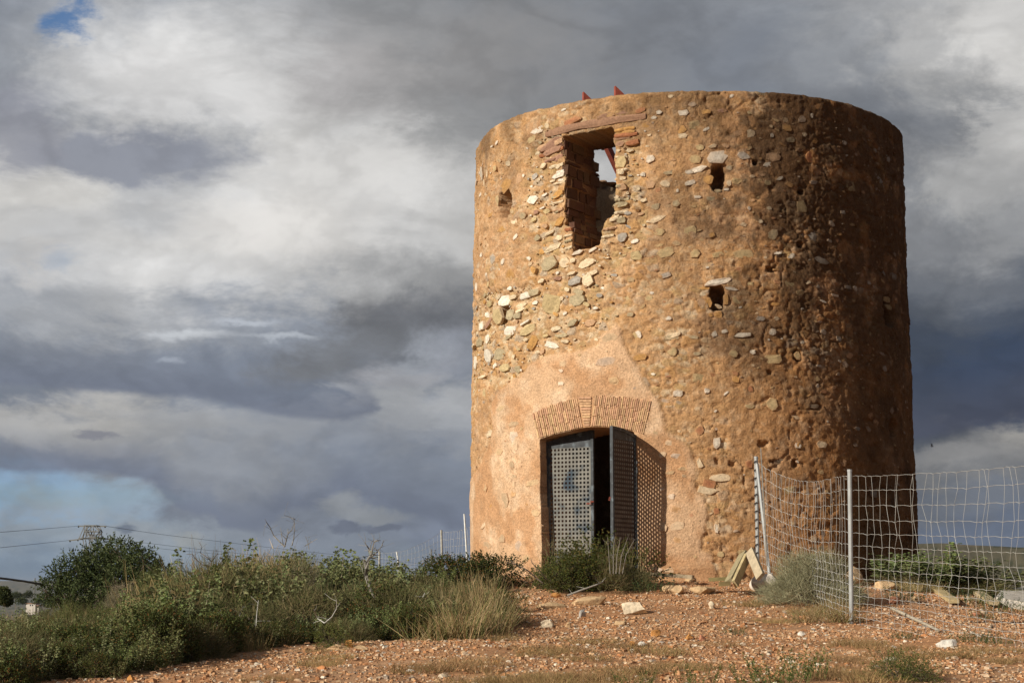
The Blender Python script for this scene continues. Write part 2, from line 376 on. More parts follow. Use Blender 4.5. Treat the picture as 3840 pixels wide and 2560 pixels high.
M['doorpanel'] = material('perforated_steel', base=(.20, .19, .165), rough=.65, nscale=7, namt=.18, ramp2=(3.2, .46, .64, (.05, .07, .09)))
M['doorinner'] = material('shaded_inner_sheet', base=(.085, .06, .045), rough=.8, nscale=8, namt=.3)  # open leaf's unlit face: shade put into a dark brown
M['galv'] = material('galvanised_steel', base=(.42, .43, .42), rough=.5, nscale=10, namt=.15, metal=.35, spec=.4)
M['wire'] = material('galvanised_wire', base=(.50, .49, .45), rough=.55, spec=.3)
M['white'] = material('white_painted_pole', base=(.78, .77, .72), rough=.6, nscale=14, namt=.12)
M['greypost'] = material('grey_concrete_post', base=(.42, .40, .35), rough=.85, nscale=18, namt=.25)
M['black'] = material('black_plastic', base=(.025, .025, .025), rough=.5)
M['concrete'] = material('pale_concrete', base=(.50, .45, .38), rough=.95, nscale=7, namt=.3, bump=.01, bscale=30)
M['pylon'] = material('pylon_steel', base=(.23, .22, .20), rough=.7)
M['cable'] = material('power_cable', base=(.05, .05, .05), rough=.7)
M['plaster'] = material('house_wall', base=(.72, .64, .55), rough=.9, nscale=.8, namt=.1)
M['roof'] = material('house_roof', base=(.45, .25, .16), rough=.9)
M['glass'] = material('dark_window', base=(.04, .045, .05), rough=.3)
M['bark'] = material('bark', base=(.13, .10, .075), rough=.95, nscale=30, namt=.3)
M['greybark'] = material('bare_grey_branch', base=(.26, .235, .20), rough=.95, nscale=30, namt=.25)
M['whitebark'] = material('bleached_twig', base=(.50, .48, .43), rough=.95, nscale=30, namt=.2)
M['leaf'] = material('leaf', attr=True, rough=.7, spec=.16, transl=.22, hue=(.012, .15))
M['dry'] = material('dry_stalk', attr=True, rough=.85, spec=.15, transl=.15, hue=(.01, .15))
M['feather'] = material('dark_feather', base=(.04, .04, .045), rough=.8)

# ------------------------------------------------------------------ terrain
TC = np.array([2.979, 29.995]); TH = 7.44; TR = 3.60; TAPER = .068; TT = .95
PY = np.array([-60, -10, 0, 8, 14, 18, 21.5, 24, 26, 30, 34, 40, 60, 100, 300, 1000, 12000.])
PZ = np.array([-4, -1.9, -1.62, -1.15, -.79, -.63, -.47, -.17, .10, .16, .0, -.55, -3.4, -9, -22, -34, -40.])
def hsmooth(x, y):
    x = np.asarray(x, float); y = np.asarray(y, float)
    z = np.interp(y, PY, PZ)
    z = (z + np.interp(y - 1, PY, PZ) + np.interp(y + 1, PY, PZ)) / 3
    z = z - .12 * np.maximum(0, -x - 1.0) ** 1.15 * sstep(15, 27, y) * (1 - sstep(45, 120, y))
    z = z - .10 * np.maximum(0, x - 4.4) * sstep(19, 24, y) * (1 - sstep(45, 120, y))
    z = z - .25 * np.maximum(0, x - 6.8) * sstep(22, 28, y) * (1 - sstep(45, 120, y))
    r = np.hypot(x, y) + 1e-6; az = np.arctan2(x, y)
    # right hand scrub hill and the far blue ridge on the left
    z = z + 50.0 * np.exp(-((r - 900) / 260) ** 2) * sstep(.13, .21, az) * (1 + .05 * fbm(az * 22, r / 300, 3, 31)) * (1 - sstep(.8, 1.3, az))
    z = z + 13.5 * np.exp(-((r - 420) / 60) ** 2) * sstep(.235, .27, az) * (1 - sstep(.8, 1.3, az))
    z = z + 52 * np.exp(-((r - 5200) / 900) ** 2) * (1 + .10 * fbm(az * 14, r / 3000, 3, 32)) * (1 - sstep(-.05, .1, az) * .35)
    z = z + 14 * np.exp(-((r - 1250) / 200) ** 2) * sstep(-.16, -.24, az) * (1 + .2 * fbm(az * 30, r / 300, 3, 33)) * 0.55
    return z
def height(x, y, fine=True):
    z = hsmooth(x, y)
    near = 1 - sstep(60, 150, np.hypot(x, y))
    z = z + near * (.05 * fbm(np.asarray(x) / 1.7 + 50, np.asarray(y) / 1.7 + 50, 4, 3))
    if fine: z = z + near * (.016 * fbm(np.asarray(x) * 4 + 90, np.asarray(y) * 4 + 90, 4, 8))
    return z
def hz(x, y): return float(height(np.array([x], float), np.array([y], float))[0])
def ground_at(px, py, dmin=8., dmax=60.):
    """first hit of a view ray with the ground"""
    d = ray(px, py); ys = np.arange(dmin, dmax, .03); xs = d[0] / d[1] * ys; zs = d[2] / d[1] * ys
    k = np.nonzero(zs < height(xs, ys))[0]
    y = ys[k[0]] if len(k) else dmax
    return np.array([d[0] / d[1] * y, y, hz(d[0] / d[1] * y, y)])
# thicket boundary on the ground (photo columns/rows), front edge of the vegetation left of the tower
FRONT = [(-300, 2640), (0, 2600), (180, 2545), (430, 2545), (560, 2520), (700, 2485), (950, 2440), (1200, 2410), (1500, 2398), (1700, 2388), (1860, 2345), (1905, 2270)]
FX = [p[0] for p in FRONT]; FY = [ground_at(*p)[1] for p in FRONT]
def front_d(px): return np.interp(px, FX, FY)

def build_ground():
    azs = np.concatenate([np.linspace(-PI, -.40, 50)[:-1], np.linspace(-.40, -.30, 14)[:-1], np.linspace(-.30, .31, 560)[:-1], np.linspace(.31, .42, 14)[:-1], np.linspace(.42, PI, 50)])
    rs = np.concatenate([[.0], np.geomspace(1.0, 12.5, 30)[:-1], np.arange(12.5, 27.5, .04), np.geomspace(27.5, 60, 90), np.geomspace(60, 12000, 190)[1:]])
    A, R = np.meshgrid(azs, rs, indexing='ij')
    X = R * np.sin(A); Y = R * np.cos(A); Z = height(X, Y)
    n, m = A.shape
    V = np.stack([X, Y, Z], -1).reshape(-1, 3)
    i, j = np.meshgrid(np.arange(n - 1), np.arange(m - 1), indexing='ij')
    a = (i * m + j).ravel(); Q = np.stack([a, a + m, a + m + 1, a + 1], 1)
    # colours: red gravel soil near, litter under bushes, scrub far
    xr, yr = X.ravel(), Y.ravel(); rr = np.hypot(xr, yr)
    n1 = fbm(xr * .9, yr * .9, 5, 5)[:, None]; n2 = fbm(xr * 6, yr * 6, 4, 6)[:, None]; n3 = fbm(xr * .35 + 9, yr * .35, 4, 15)[:, None]
    soil = np.array([.44, .225, .11]) * (1 + .16 * n1 + .22 * n2)
    soil = soil * (1 - .18 * sstep(-.05, .5, n3)) + np.array([.30, .21, .13]) * .18 * sstep(-.05, .5, n3)
    tint = np.array([.40, .27, .17]); k = sstep(.05, .5, n1) * .45; soil = soil * (1 - k) + tint * k
    px = 1920 + F * np.tan(np.arctan2(xr, yr)) / math.cos(PITCH)
    und = (sstep(-.5, .8, yr - front_d(px)) * (1 - sstep(1880, 1930, px)))[:, None]
    litter = np.array([.17, .12, .075]) * (1 + .3 * n2)
    c = soil * (1 - und) + litter * und
    far = sstep(38, 60, rr)[:, None]
    ff = fbm(xr / 26, yr / 26, 5, 9)[:, None]; fg = fbm(np.arctan2(xr, yr) * 260, np.log(rr + 1) * 46, 4, 19)[:, None]
    scrub = np.array([.115, .10, .058]) * (1 + .3 * ff + .45 * fg)
    bare = np.array([.25, .17, .10]); kb = sstep(.18, .5, ff + .4 * fg) * .35; scrub = scrub * (1 - kb) + bare * kb
    dk = sstep(.15, .45, fg - .3 * ff); scrub = scrub * (1 - dk) + np.array([.035, .045, .02]) * dk
    c = c * (1 - far) + np.clip(scrub, .01, 1) * far
    o = mesh_np('ground', V, Q, M['ground'], cols=np.clip(c, .01, 1), smooth=True, origin=(0, 0, 0))
    o['kind'] = 'structure'; o['label'] = 'stony red earth sloping up to the tower, with scrub hills beyond'
    return o
ground = build_ground()

# ------------------------------------------------------------------ tower
def tR(z): return TR + TAPER * (1 - z / TH)
def tw(px, py):
    """photo point -> (theta, z) on the tower's outer face"""
    d = ray(px, py); R = 3.63
    for _ in range(3):
        a = d[0] ** 2 + d[1] ** 2; b = -2 * (d[0] * TC[0] + d[1] * TC[1]); c = TC @ TC - R * R
        disc = b * b - 4 * a * c
        t = (-b - math.sqrt(disc)) / (2 * a) if disc > 0 else -b / (2 * a)
        P = d * t; R = tR(P[2])
    return math.atan2(P[0] - TC[0], -(P[1] - TC[1])), P[2]
def tpoly(pts, o=(0, 0), s=1.0): return [tw(o[0] + x / s, o[1] + y / s) for x, y in pts]
def tpos(th, z, r=None):
    th = np.asarray(th, float); z = np.asarray(z, float)
    r = tR(z) if r is None else r
    return np.stack([TC[0] + r * np.sin(th), TC[1] - r * np.cos(th), z + 0 * th], -1)
RM = 3.64      # metres per radian for measuring on the wall
def S(p): return [(a * RM, b) for a, b in p]
WIN = S(tpoly([(300, 300), (520, 258), (800, 205), (822, 260), (812, 330), (835, 430), (818, 520), (835, 640), (842, 760), (835, 880), (850, 950), (812, 1010), (835, 1080), (735, 1150), (700, 1240), (690, 1320), (665, 1400), (560, 1440), (470, 1450), (400, 1500), (390, 1400), (398, 1290), (380, 1225), (310, 1205), (330, 1150), (312, 1060), (322, 960), (306, 850), (325, 740), (300, 640), (318, 540), (290, 430)], (2000, 400), 2.704))
DOOR = S(tpoly([(100, 450), (150, 432), (200, 415), (262, 400), (330, 385), (400, 368), (470, 355), (540, 350), (605, 350), (670, 355), (765, 366), (860, 385), (884, 430), (888, 700), (892, 1000), (900, 1400), (905, 1640), (120, 1640), (118, 1300), (108, 900), (104, 600)], (1980, 1440), 2.178))
PATCH = S(tpoly([(1765, 1815), (1792, 1767), (1810, 1731), (1838, 1660), (1853, 1599), (1846, 1540), (1858, 1476), (1899, 1441), (1960, 1395), (1998, 1359), (2083, 1321), (2190, 1313), (2236, 1290), (2251, 1256), (2290, 1235), (2310, 1215), (2330, 1225), (2345, 1271), (2358, 1325), (2408, 1386), (2415, 1420), (2455, 1477), (2470, 1500), (2486, 1543), (2500, 1600), (2545, 1645), (2588, 1676), (2623, 1747), (2600, 1818), (2644, 1869), (2655, 1915), (2649, 1961), (2640, 2010), (2629, 2053), (2680, 2080), (2700, 2300), (1700, 2300), (1700, 1900)]))
LEDGE = S(tpoly([(2420, 2140), (2440, 2130), (2560, 2124), (2700, 2122), (2760, 2130), (2780, 2400), (2400, 2400)]))
RUB = S(tpoly([(1762, 1160), (1850, 1080), (1990, 1060), (2010, 930), (1960, 700), (1990, 560), (2030, 480), (2110, 500), (2115, 860), (2150, 970), (2260, 930), (2300, 830), (2330, 760), (2325, 560), (2420, 500), (2420, 700), (2440, 820), (2380, 1000), (2260, 1060), (2330, 1180), (2250, 1280), (2080, 1320), (1990, 1370), (1890, 1450), (1762, 1420)]))
PITS = []   # (s, z, half w, half h, depth)
def pit(o, s, x0, y0, x1, y1, dep):
    a = tw(o[0] + (x0 + x1) / 2 / s, o[1] + (y0 + y1) / 2 / s)
    l = tw(o[0] + x0 / s, o[1] + (y0 + y1) / 2 / s); r = tw(o[0] + x1 / s, o[1] + (y0 + y1) / 2 / s)
    t_ = tw(o[0] + (x0 + x1) / 2 / s, o[1] + y0 / s); b_ = tw(o[0] + (x0 + x1) / 2 / s, o[1] + y1 / s)
    PITS.append((a[0] * RM, a[1], abs(r[0] - l[0]) * RM / 2, abs(t_[1] - b_[1]) / 2, dep))
Z1 = ((1700, 250), 2.613); Z2 = ((2500, 250), 2.24); Z3 = ((1700, 850), 2.613); Z4 = ((2500, 900), 2.24); Z5 = ((1700, 1400), 1.96); Z6 = ((2600, 1600), 1.844)
for z_, a in ((Z1, (445, 1215, 558, 1465, .42)), (Z2, (372, 818, 498, 1025, .45)), (Z4, (362, 388, 488, 580, .45)), (Z3, (420, 770, 530, 955, .42)),
              (Z4, (1825, 480, 1900, 720, .3)), (Z4, (1870, 1500, 1935, 1640, .3)), (Z2, (1105, 1030, 1150, 1075, .18)), (Z2, (722, 785, 762, 822, .12)),
              (Z4, (1095, 20, 1145, 62, .14)), (Z4, (835, 225, 930, 268, .10)), (Z4, (1075, 920, 1135, 1010, .10)), (Z1, (1790, 1380, 1830, 1420, .10)),
              (Z6, (450, 95, 520, 140, .07)), (Z6, (680, 225, 725, 280, .09)), (Z6, (245, 235, 290, 275, .07)), (Z6, (530, 225, 600, 250, .06)), (Z6, (145, 215, 180, 260, .05)),
              (Z4, (1290, 1370, 1210, 1420, .07)), (Z4, (850, 1090, 890, 1130, .06)), (Z4, (1030, 790, 1070, 820, .06)), (Z1, (600, 1560, 640, 1590, .04))):
    pit(*z_, *a)

def worley(x, y, seed):
    xi = np.floor(x).astype(int); yi = np.floor(y).astype(int); r = np.random.default_rng(seed); J = r.random((128, 128, 3))
    f1 = np.full(x.shape, 9.); f2 = f1.copy(); idv = np.zeros(x.shape)
    for dx in (-1, 0, 1):
        for dy in (-1, 0, 1):
            c = J[(xi + dx) % 128, (yi + dy) % 128]; d = np.hypot(xi + dx + .1 + .8 * c[..., 0] - x, yi + dy + .1 + .8 * c[..., 1] - y)
            n = d < f1; f2 = np.where(n, f1, np.minimum(f2, d)); idv = np.where(n, c[..., 2], idv); f1 = np.where(n, d, f1)
    return f1, f2, idv
def wall_low(s_, z):
    """slow undulation of the face"""
    return .035 * fbm(s_ * .55 + 3, z * .55 + 3, 3, 21) + .008 * fbm(s_ * 2.2, z * 2.2, 3, 22)
def build_tower():
    tower = empty('tower', (TC[0], TC[1], 0.1))
    tag(tower, 'round ruined stone windmill tower with crumbling pink render and an open gap window', 'tower')
    th_f = np.linspace(math.radians(-100), math.radians(100), 640)
    th_b = np.linspace(math.radians(100), math.radians(260), 120)
    th = np.concatenate([th_f, th_b[1:-1]]); n = len(th)
    zo = np.concatenate([np.linspace(-1.6, -.4, 6)[:-1], np.linspace(-.4, TH - .02, 420)])
    T, Z = np.meshgrid(th, zo, indexing='ij')
    s_ = T * RM
    R0 = tR(Z)
    ang = np.where(T > PI, T - 2 * PI, T)
    dpatch = poly_sd(s_ + .06 * fbm(s_ * 5, Z * 5, 5, 40, .6), Z + .06 * fbm(s_ * 4, Z * 4, 5, 41, .6), PATCH)
    drub = poly_sd(s_ + .08 * fbm(s_ * 3, Z * 3, 3, 42), Z + .08 * fbm(s_ * 3, Z * 3, 3, 43), RUB)
    dwin = poly_sd(s_ + .012 * fbm(s_ * 16, Z * 16, 3, 44), Z + .012 * fbm(s_ * 16, Z * 16, 3, 45), WIN)
    ddoor = poly_sd(s_ + .006 * fbm(s_ * 16, Z * 16, 3, 46), Z, DOOR)
    inp = 1 - sstep(-.05, .02, dpatch); rub = 1 - sstep(-.12, .06, drub)
    rough = fbm(s_ * 5, Z * 5, 5, 23, .6); grit = fbm(s_ * 13, Z * 13, 3, 24, .65); lump = fbm(s_ * 3.2, Z * 4.2, 3, 26)
    pitn = fbm(s_ * 6 + 40, Z * 8, 3, 25)
    right = sstep(.2, 1.0, ang)
    disp = wall_low(s_, Z) + (1 - inp) * (.012 * rough + .015 * grit + (.007 + .003 * right) * lump - (.02 + .012 * right) * sstep(.30, .6, pitn)) + inp * (.018 + .012 * lump + .006 * rough + .003 * grit)
    disp -= rub * (1 - inp) * (.045 + .02 * rough)
    wx, wz = s_ + .05 * fbm(s_ * 4, Z * 4, 3, 81), Z + .05 * fbm(s_ * 4, Z * 4, 3, 82)
    f1, f2, cid = worley(wx * 5.2, wz * 8.2, 83); g1, g2, gid = worley(wx * 11, wz * 17, 84)
    cellm = (1 - .8 * sstep(3.6, 2.2, Z) * sstep(-.1, .2, ang)) * (1 - inp) * np.clip(.25 + .75 * rub + .7 * sstep(.0, .5, fbm(s_ * 1.4 + 7, Z * 1.4, 4, 85)), 0, 1)
    joint = sstep(.02, .20, f2 - f1) * (.5 + cid); joint2 = sstep(.02, .22, g2 - g1) * (.4 + gid)
    disp += cellm * (.020 * joint + .009 * joint2 - .020)
    crack = np.abs(fbm(s_ * 1.3 + 5, Z * 1.3 + 9, 4, 27)); disp -= (1 - inp) * .03 * (1 - sstep(0, .03, crack)) * sstep(-.1, .3, fbm(s_ * .8, Z * .8, 2, 28))
    disp -= .012 * (1 - sstep(0.0, .04, np.abs(dpatch - .03))) * (fbm(s_ * 2, Z * 2, 2, 47) > -.15)
    dled = poly_sd(s_, Z, LEDGE); disp += .11 * (1 - sstep(-.02, .05, dled)) + .05 * (1 - sstep(.0, .16, Z + .0 * s_)) 
    deep = np.zeros_like(disp)
    for (ps, pz, hw, hh, dep) in PITS:
        q = (np.abs((s_ - ps) / hw) ** 3.2 + np.abs((Z - pz) / hh) ** 3.2) ** (1 / 3.2) + .26 * fbm(s_ * 9, Z * 9, 3, 29)
        deep = np.maximum(deep, dep * (1 - sstep(.86, 1.12, q)))
    rim = sstep(TH - .07, TH, Z)
    disp -= deep + .05 * rim ** 2
    R = R0 + disp
    zt = Z.copy()
    top_dz = -.07 * sstep(-.9, -1.5, ang) + .02 * fbm(s_ * 1.2, 0 * s_, 3, 30) + .014 * fbm(s_ * 9, 0 * s_, 3, 34) - .04 * sstep(-.45, -.8, ang) * 0
    zt += top_dz * sstep(TH - 1.2, TH, Z)
    P = np.stack([TC[0] + R * np.sin(T), TC[1] - R * np.cos(T), zt], -1)
    def cnorm(pl):
        a = (min(p[0] for p in pl) + max(p[0] for p in pl)) / 2 / RM; return np.array([-math.sin(a), math.cos(a), 0.])
    nw, nd = cnorm(WIN), cnorm(DOOR)
    cell = .016
    for dd in (dwin, ddoor):
        gs, gz = np.gradient(dd); gs = gs / np.gradient(s_, axis=0); gz = gz / np.gradient(Z, axis=1)
        nr = (np.abs(dd) < cell * .62) & (np.abs(ang) < 1.5)
        ds = np.clip(-dd * gs, -cell, cell) * nr; dz = np.clip(-dd * gz, -cell, cell) * nr
        P[..., 0] += np.cos(T) * ds; P[..., 1] += np.sin(T) * ds; P[..., 2] += dz
        dd[nr] = np.maximum(dd[nr], 0)
    iw = dwin < 0; idd = ddoor < 0
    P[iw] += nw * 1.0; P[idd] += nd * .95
    # colours ------------------------------------------------------------
    n1 = fbm(s_ * 1.1, Z * 1.1, 5, 51); n2 = fbm(s_ * 4, Z * 4, 4, 52); n3 = fbm(s_ * 2.2, Z * 2.2, 5, 53, .6); n4 = fbm(s_ * 11, Z * 11, 3, 54)
    def mixc(c, d, k): k = np.clip(k, 0, 1)[..., None]; return c * (1 - k) + np.array(d) * k
    c = np.ones(T.shape + (3,)) * np.array([.51, .292, .138])
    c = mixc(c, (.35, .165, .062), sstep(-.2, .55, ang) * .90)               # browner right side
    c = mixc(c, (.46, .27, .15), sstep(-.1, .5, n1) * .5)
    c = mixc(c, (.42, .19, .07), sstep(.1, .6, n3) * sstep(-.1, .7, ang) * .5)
    c = mixc(c, (.66, .49, .32), sstep(.10, .6, n4) * .28)
    c = mixc(c, (.54, .36, .19), rub * .35)
    for lo, hi, cc_ in ((0, .22, (.60, .47, .30)), (.22, .42, (.44, .31, .14)), (.42, .60, (.40, .24, .13)), (.60, .72, (.47, .25, .09)), (.72, .80, (.36, .33, .27))):
        c = mixc(c, cc_, ((cid >= lo) & (cid < hi)) * sstep(.06, .22, f2 - f1) * cellm * .55)
    for lo, hi, cc_ in ((0, .2, (.66, .54, .38)), (.2, .4, (.36, .22, .12))):
        c = mixc(c, cc_, ((gid >= lo) & (gid < hi)) * sstep(.08, .22, g2 - g1) * cellm * .45)
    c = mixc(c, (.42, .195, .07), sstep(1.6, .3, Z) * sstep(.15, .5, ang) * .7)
    pc = np.ones(T.shape + (3,)) * np.array([.63, .405, .24]); pc = mixc(pc, (.74, .54, .36), sstep(-.1, .45, n3) * .7); pc = mixc(pc, (.47, .245, .115), sstep(-.05, .35, n1 + .45 * n2) * .75); pc = mixc(pc, (.40, .22, .11), sstep(.75, .15, Z) * (.3 + .4 * sstep(-.2, .3, n2))); ck = 1 - sstep(0, .018, np.abs(fbm(s_ * 1.6 + 9, Z * 1.1 + 3, 5, 91, .6))); pc = mixc(pc, (.28, .15, .08), ck * sstep(.0, .3, fbm(s_, Z, 2, 92)) * .7)
    c = c * (1 - inp[..., None]) + pc * inp[..., None]
    # lichen: a band under the rim, patches right, plus painted shade on the right
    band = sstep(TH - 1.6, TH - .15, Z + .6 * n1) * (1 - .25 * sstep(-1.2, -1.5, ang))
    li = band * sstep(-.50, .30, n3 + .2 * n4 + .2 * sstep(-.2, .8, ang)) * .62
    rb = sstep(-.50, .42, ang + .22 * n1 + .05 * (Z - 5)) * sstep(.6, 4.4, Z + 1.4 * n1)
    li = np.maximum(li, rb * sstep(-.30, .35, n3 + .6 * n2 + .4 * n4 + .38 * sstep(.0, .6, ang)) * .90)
    rb2 = sstep(.35, .72, ang + .1 * n1); li = np.maximum(li, rb2 * (.72 + .3 * n2 + .2 * n3))  # wide coverage puts the shadow side's darkness into the colour
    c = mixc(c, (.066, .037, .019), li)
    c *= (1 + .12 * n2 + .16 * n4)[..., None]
    strk = np.exp(-((s_ - tw(1822, 600)[0] * RM) / .06) ** 2) * sstep(6.2, 6.6, Z) * (1 - sstep(6.9, 7.4, Z)) * .4
    c = mixc(c, (.16, .12, .09), strk)
    c[iw] = np.array([.15, .075, .045]); c[idd] = np.array([.30, .17, .10])  # window jamb: its deep shade is put into the colour
    # top and inner wall ---------------------------------------------------
    k = 9; rows_P = [P]; rows_C = [c]
    fr = np.linspace(0, 1, k + 1)[1:]
    Tt, Fr = np.meshgrid(th, fr, indexing='ij')
    Rtop = R[:, -1:] * (1 - Fr) + (tR(TH) - TT) * Fr
    nz = fbm(Tt * RM * 4, Fr * 6, 4, 61)
    zz = zt[:, -1:] + .03 * nz + .02 * np.sin(Fr * PI)
    zz -= .30 * sstep(.15, 1, Fr) * (ang[:, :1] > 2.0) * (0.5 + .5 * nz) * 0 
    rows_P.append(np.stack([TC[0] + Rtop * np.sin(Tt), TC[1] - Rtop * np.cos(Tt), zz], -1))
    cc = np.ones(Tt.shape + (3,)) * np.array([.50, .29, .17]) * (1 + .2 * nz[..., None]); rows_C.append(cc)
    zi = np.linspace(TH - .06, -.6, 130)
    Ti, Zi = np.meshgrid(th, zi, indexing='ij'); si = Ti * RM
    Ri = tR(Zi) - TT + .05 * fbm(si * 2.5, Zi * 2.5, 4, 62) + .035 * fbm(si * 8, Zi * 8, 3, 63)
    # ragged broken inner lip on the far side
    rag = (np.abs(ang[:, :1]) > 2.0) * sstep(TH - .45, TH - .05, Zi) * sstep(-.2, .3, fbm(si * 3, Zi * 5, 3, 64))
    Ri = Ri + .22 * rag
    Pi_ = np.stack([TC[0] + Ri * np.sin(Ti), TC[1] - Ri * np.cos(Ti), Zi], -1)
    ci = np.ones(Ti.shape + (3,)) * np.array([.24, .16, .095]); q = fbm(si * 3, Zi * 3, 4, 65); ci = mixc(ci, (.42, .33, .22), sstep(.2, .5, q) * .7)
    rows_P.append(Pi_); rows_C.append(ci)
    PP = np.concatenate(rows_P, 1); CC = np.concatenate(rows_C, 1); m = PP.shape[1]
    i, j = np.meshgrid(np.arange(n), np.arange(m - 1), indexing='ij')
    a = (i * m + j); b = (((i + 1) % n) * m + j)
    Q = np.stack([a, b, b + 1, a + 1], -1).reshape(-1, 4)
    # delete faces wholly inside an opening
    ins = np.zeros((n, m), bool); mo = Z.shape[1]
    ins[:, :mo] = iw | idd
    off = mo + k
    for nn_, pl, t_ in ((nw, WIN, 1.0), (nd, DOOR, .95)):
        Qp = Pi_ - nn_ * t_; a_ = np.arctan2(Qp[..., 0] - TC[0], -(Qp[..., 1] - TC[1])) * RM
        box = (a_ > min(p[0] for p in pl) - .2) & (a_ < max(p[0] for p in pl) + .2) & (np.abs(ang[:, :1]) < 1.5)
        sd = np.full(a_.shape, 9.); sd[box] = poly_sd(a_[box], Zi[box], pl); ins[:, off:] |= sd < -.0
    fl = ins.reshape(-1)
    keep = ~(fl[Q].all(1)); 
    # inner faces: also drop those touching so nothing spans the opening
    inner_face = (Q[:, 0] % m) >= off
    keep &= ~(inner_face & fl[Q].any(1))
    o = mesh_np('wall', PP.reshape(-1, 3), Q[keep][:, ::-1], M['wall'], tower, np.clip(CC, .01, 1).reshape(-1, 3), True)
    # sample displaced radius for seating the stones
    def rsurf(s, z):
        i = np.clip(np.searchsorted(th_f * RM, s), 1, len(th_f) - 1); j = np.clip(np.searchsorted(zo, z), 1, len(zo) - 1)
        return float(np.median(R0[i - 1:i + 1, j - 1:j + 1] + (disp + deep)[i - 1:i + 1, j - 1:j + 1]))
    def csurf(s, z):
        i = np.clip(np.searchsorted(th_f * RM, s), 1, len(th_f) - 1); j = np.clip(np.searchsorted(zo, z), 1, len(zo) - 1)
        return c[i, j], float(li[i, j])
    return tower, rsurf, csurf, nw
tower, rsurf, csurf, NW = build_tower()

CO = {'w': (.74, .66, .54), 'c': (.68, .54, .36), 'y': (.50, .38, .20), 'o': (.50, .27, .09), 'r': (.36, .145, .07), 'g': (.38, .34, .29), 'm': (.36, .20, .135), 'p': (.50, .31, .18), 'l': (.42, .34, .21), 'd': (.14, .11, .08)}
def stone_geo(s, z, a, b, rot, col, proud, rng, angular=.5, N=10):
    """irregular stone lying in the wall face; a, b half sizes in metres"""
    an = np.sort((np.arange(N) + rng.uniform(-.3, .3, N)) * 2 * PI / N)
    e = 2.0 + 2.5 * angular; a = a * 1.1; b = b * 1.1
    rad = (np.abs(np.cos(an)) ** e + np.abs(np.sin(an)) ** e) ** (-1 / e) * rng.uniform(.74, 1.06, N)
    u = np.cos(an) * rad * a; v = np.sin(an) * rad * b
    cr, sr = math.cos(rot), math.sin(rot); U = u * cr - v * sr; Vv = u * sr + v * cr
    rb = rsurf(s, z); tilt = rng.uniform(-.12, .12, 2)
    rings = []
    for k, (sc_, pr) in enumerate(((1.04, -.035), (1.0, proud * .6), (.93, proud), (.5, proud * 1.06))):
        pp = pr + (rng.uniform(-.35, .35, N) * proud * .5 if k else 0) + (U * tilt[0] + Vv * tilt[1]) * (k > 0)
        P = tpos((s + U * sc_) / RM, z + Vv * sc_, rb + pp); rings.append(P)
    cen = tpos(s / RM, z, rb + proud * 1.1)[None]
    V = np.concatenate(rings + [cen]); fs = []
    for k in range(3):
        for i in range(N):
            j = (i + 1) % N; fs.append((k * N + i, k * N + j, (k + 1) * N + j, (k + 1) * N + i))
    tri = [(3 * N + i, 3 * N + (i + 1) % N, 4 * N) for i in range(N)]
    jit = 1 + rng.uniform(-.09, .09, (len(V), 1)); cc = np.array(col) * rng.uniform(.85, 1.12) * jit
    wc, lv = csurf(s, z); cc = cc * (1 - .62 * lv) + np.array([.05, .036, .024]) * .62 * lv  # stones take the wall's lichen and painted shade
    inrub = poly_sd(np.array([s]), np.array([z]), RUB)[0] < 0
    k = np.concatenate([np.full(N, .95), np.full(N, .6 if inrub else .85), np.full(N, .10 if inrub else .42), np.full(N, .05 if inrub else .2), [.0]])[:, None]
    cc = cc * (1 - k) + wc * k
    return V, fs, tri, np.clip(cc, .01, .9)
def wall_stone(s, z, a, b, rot, col, proud=.02, ang=.5, name='stone', N=9):
    V, fs, tri, c = stone_geo(s, z, a, b, rot, col, proud, RNG, ang, N)
    return mesh_np(name, V, [np.array(fs), np.array(tri)], M['stone'], tower, c)
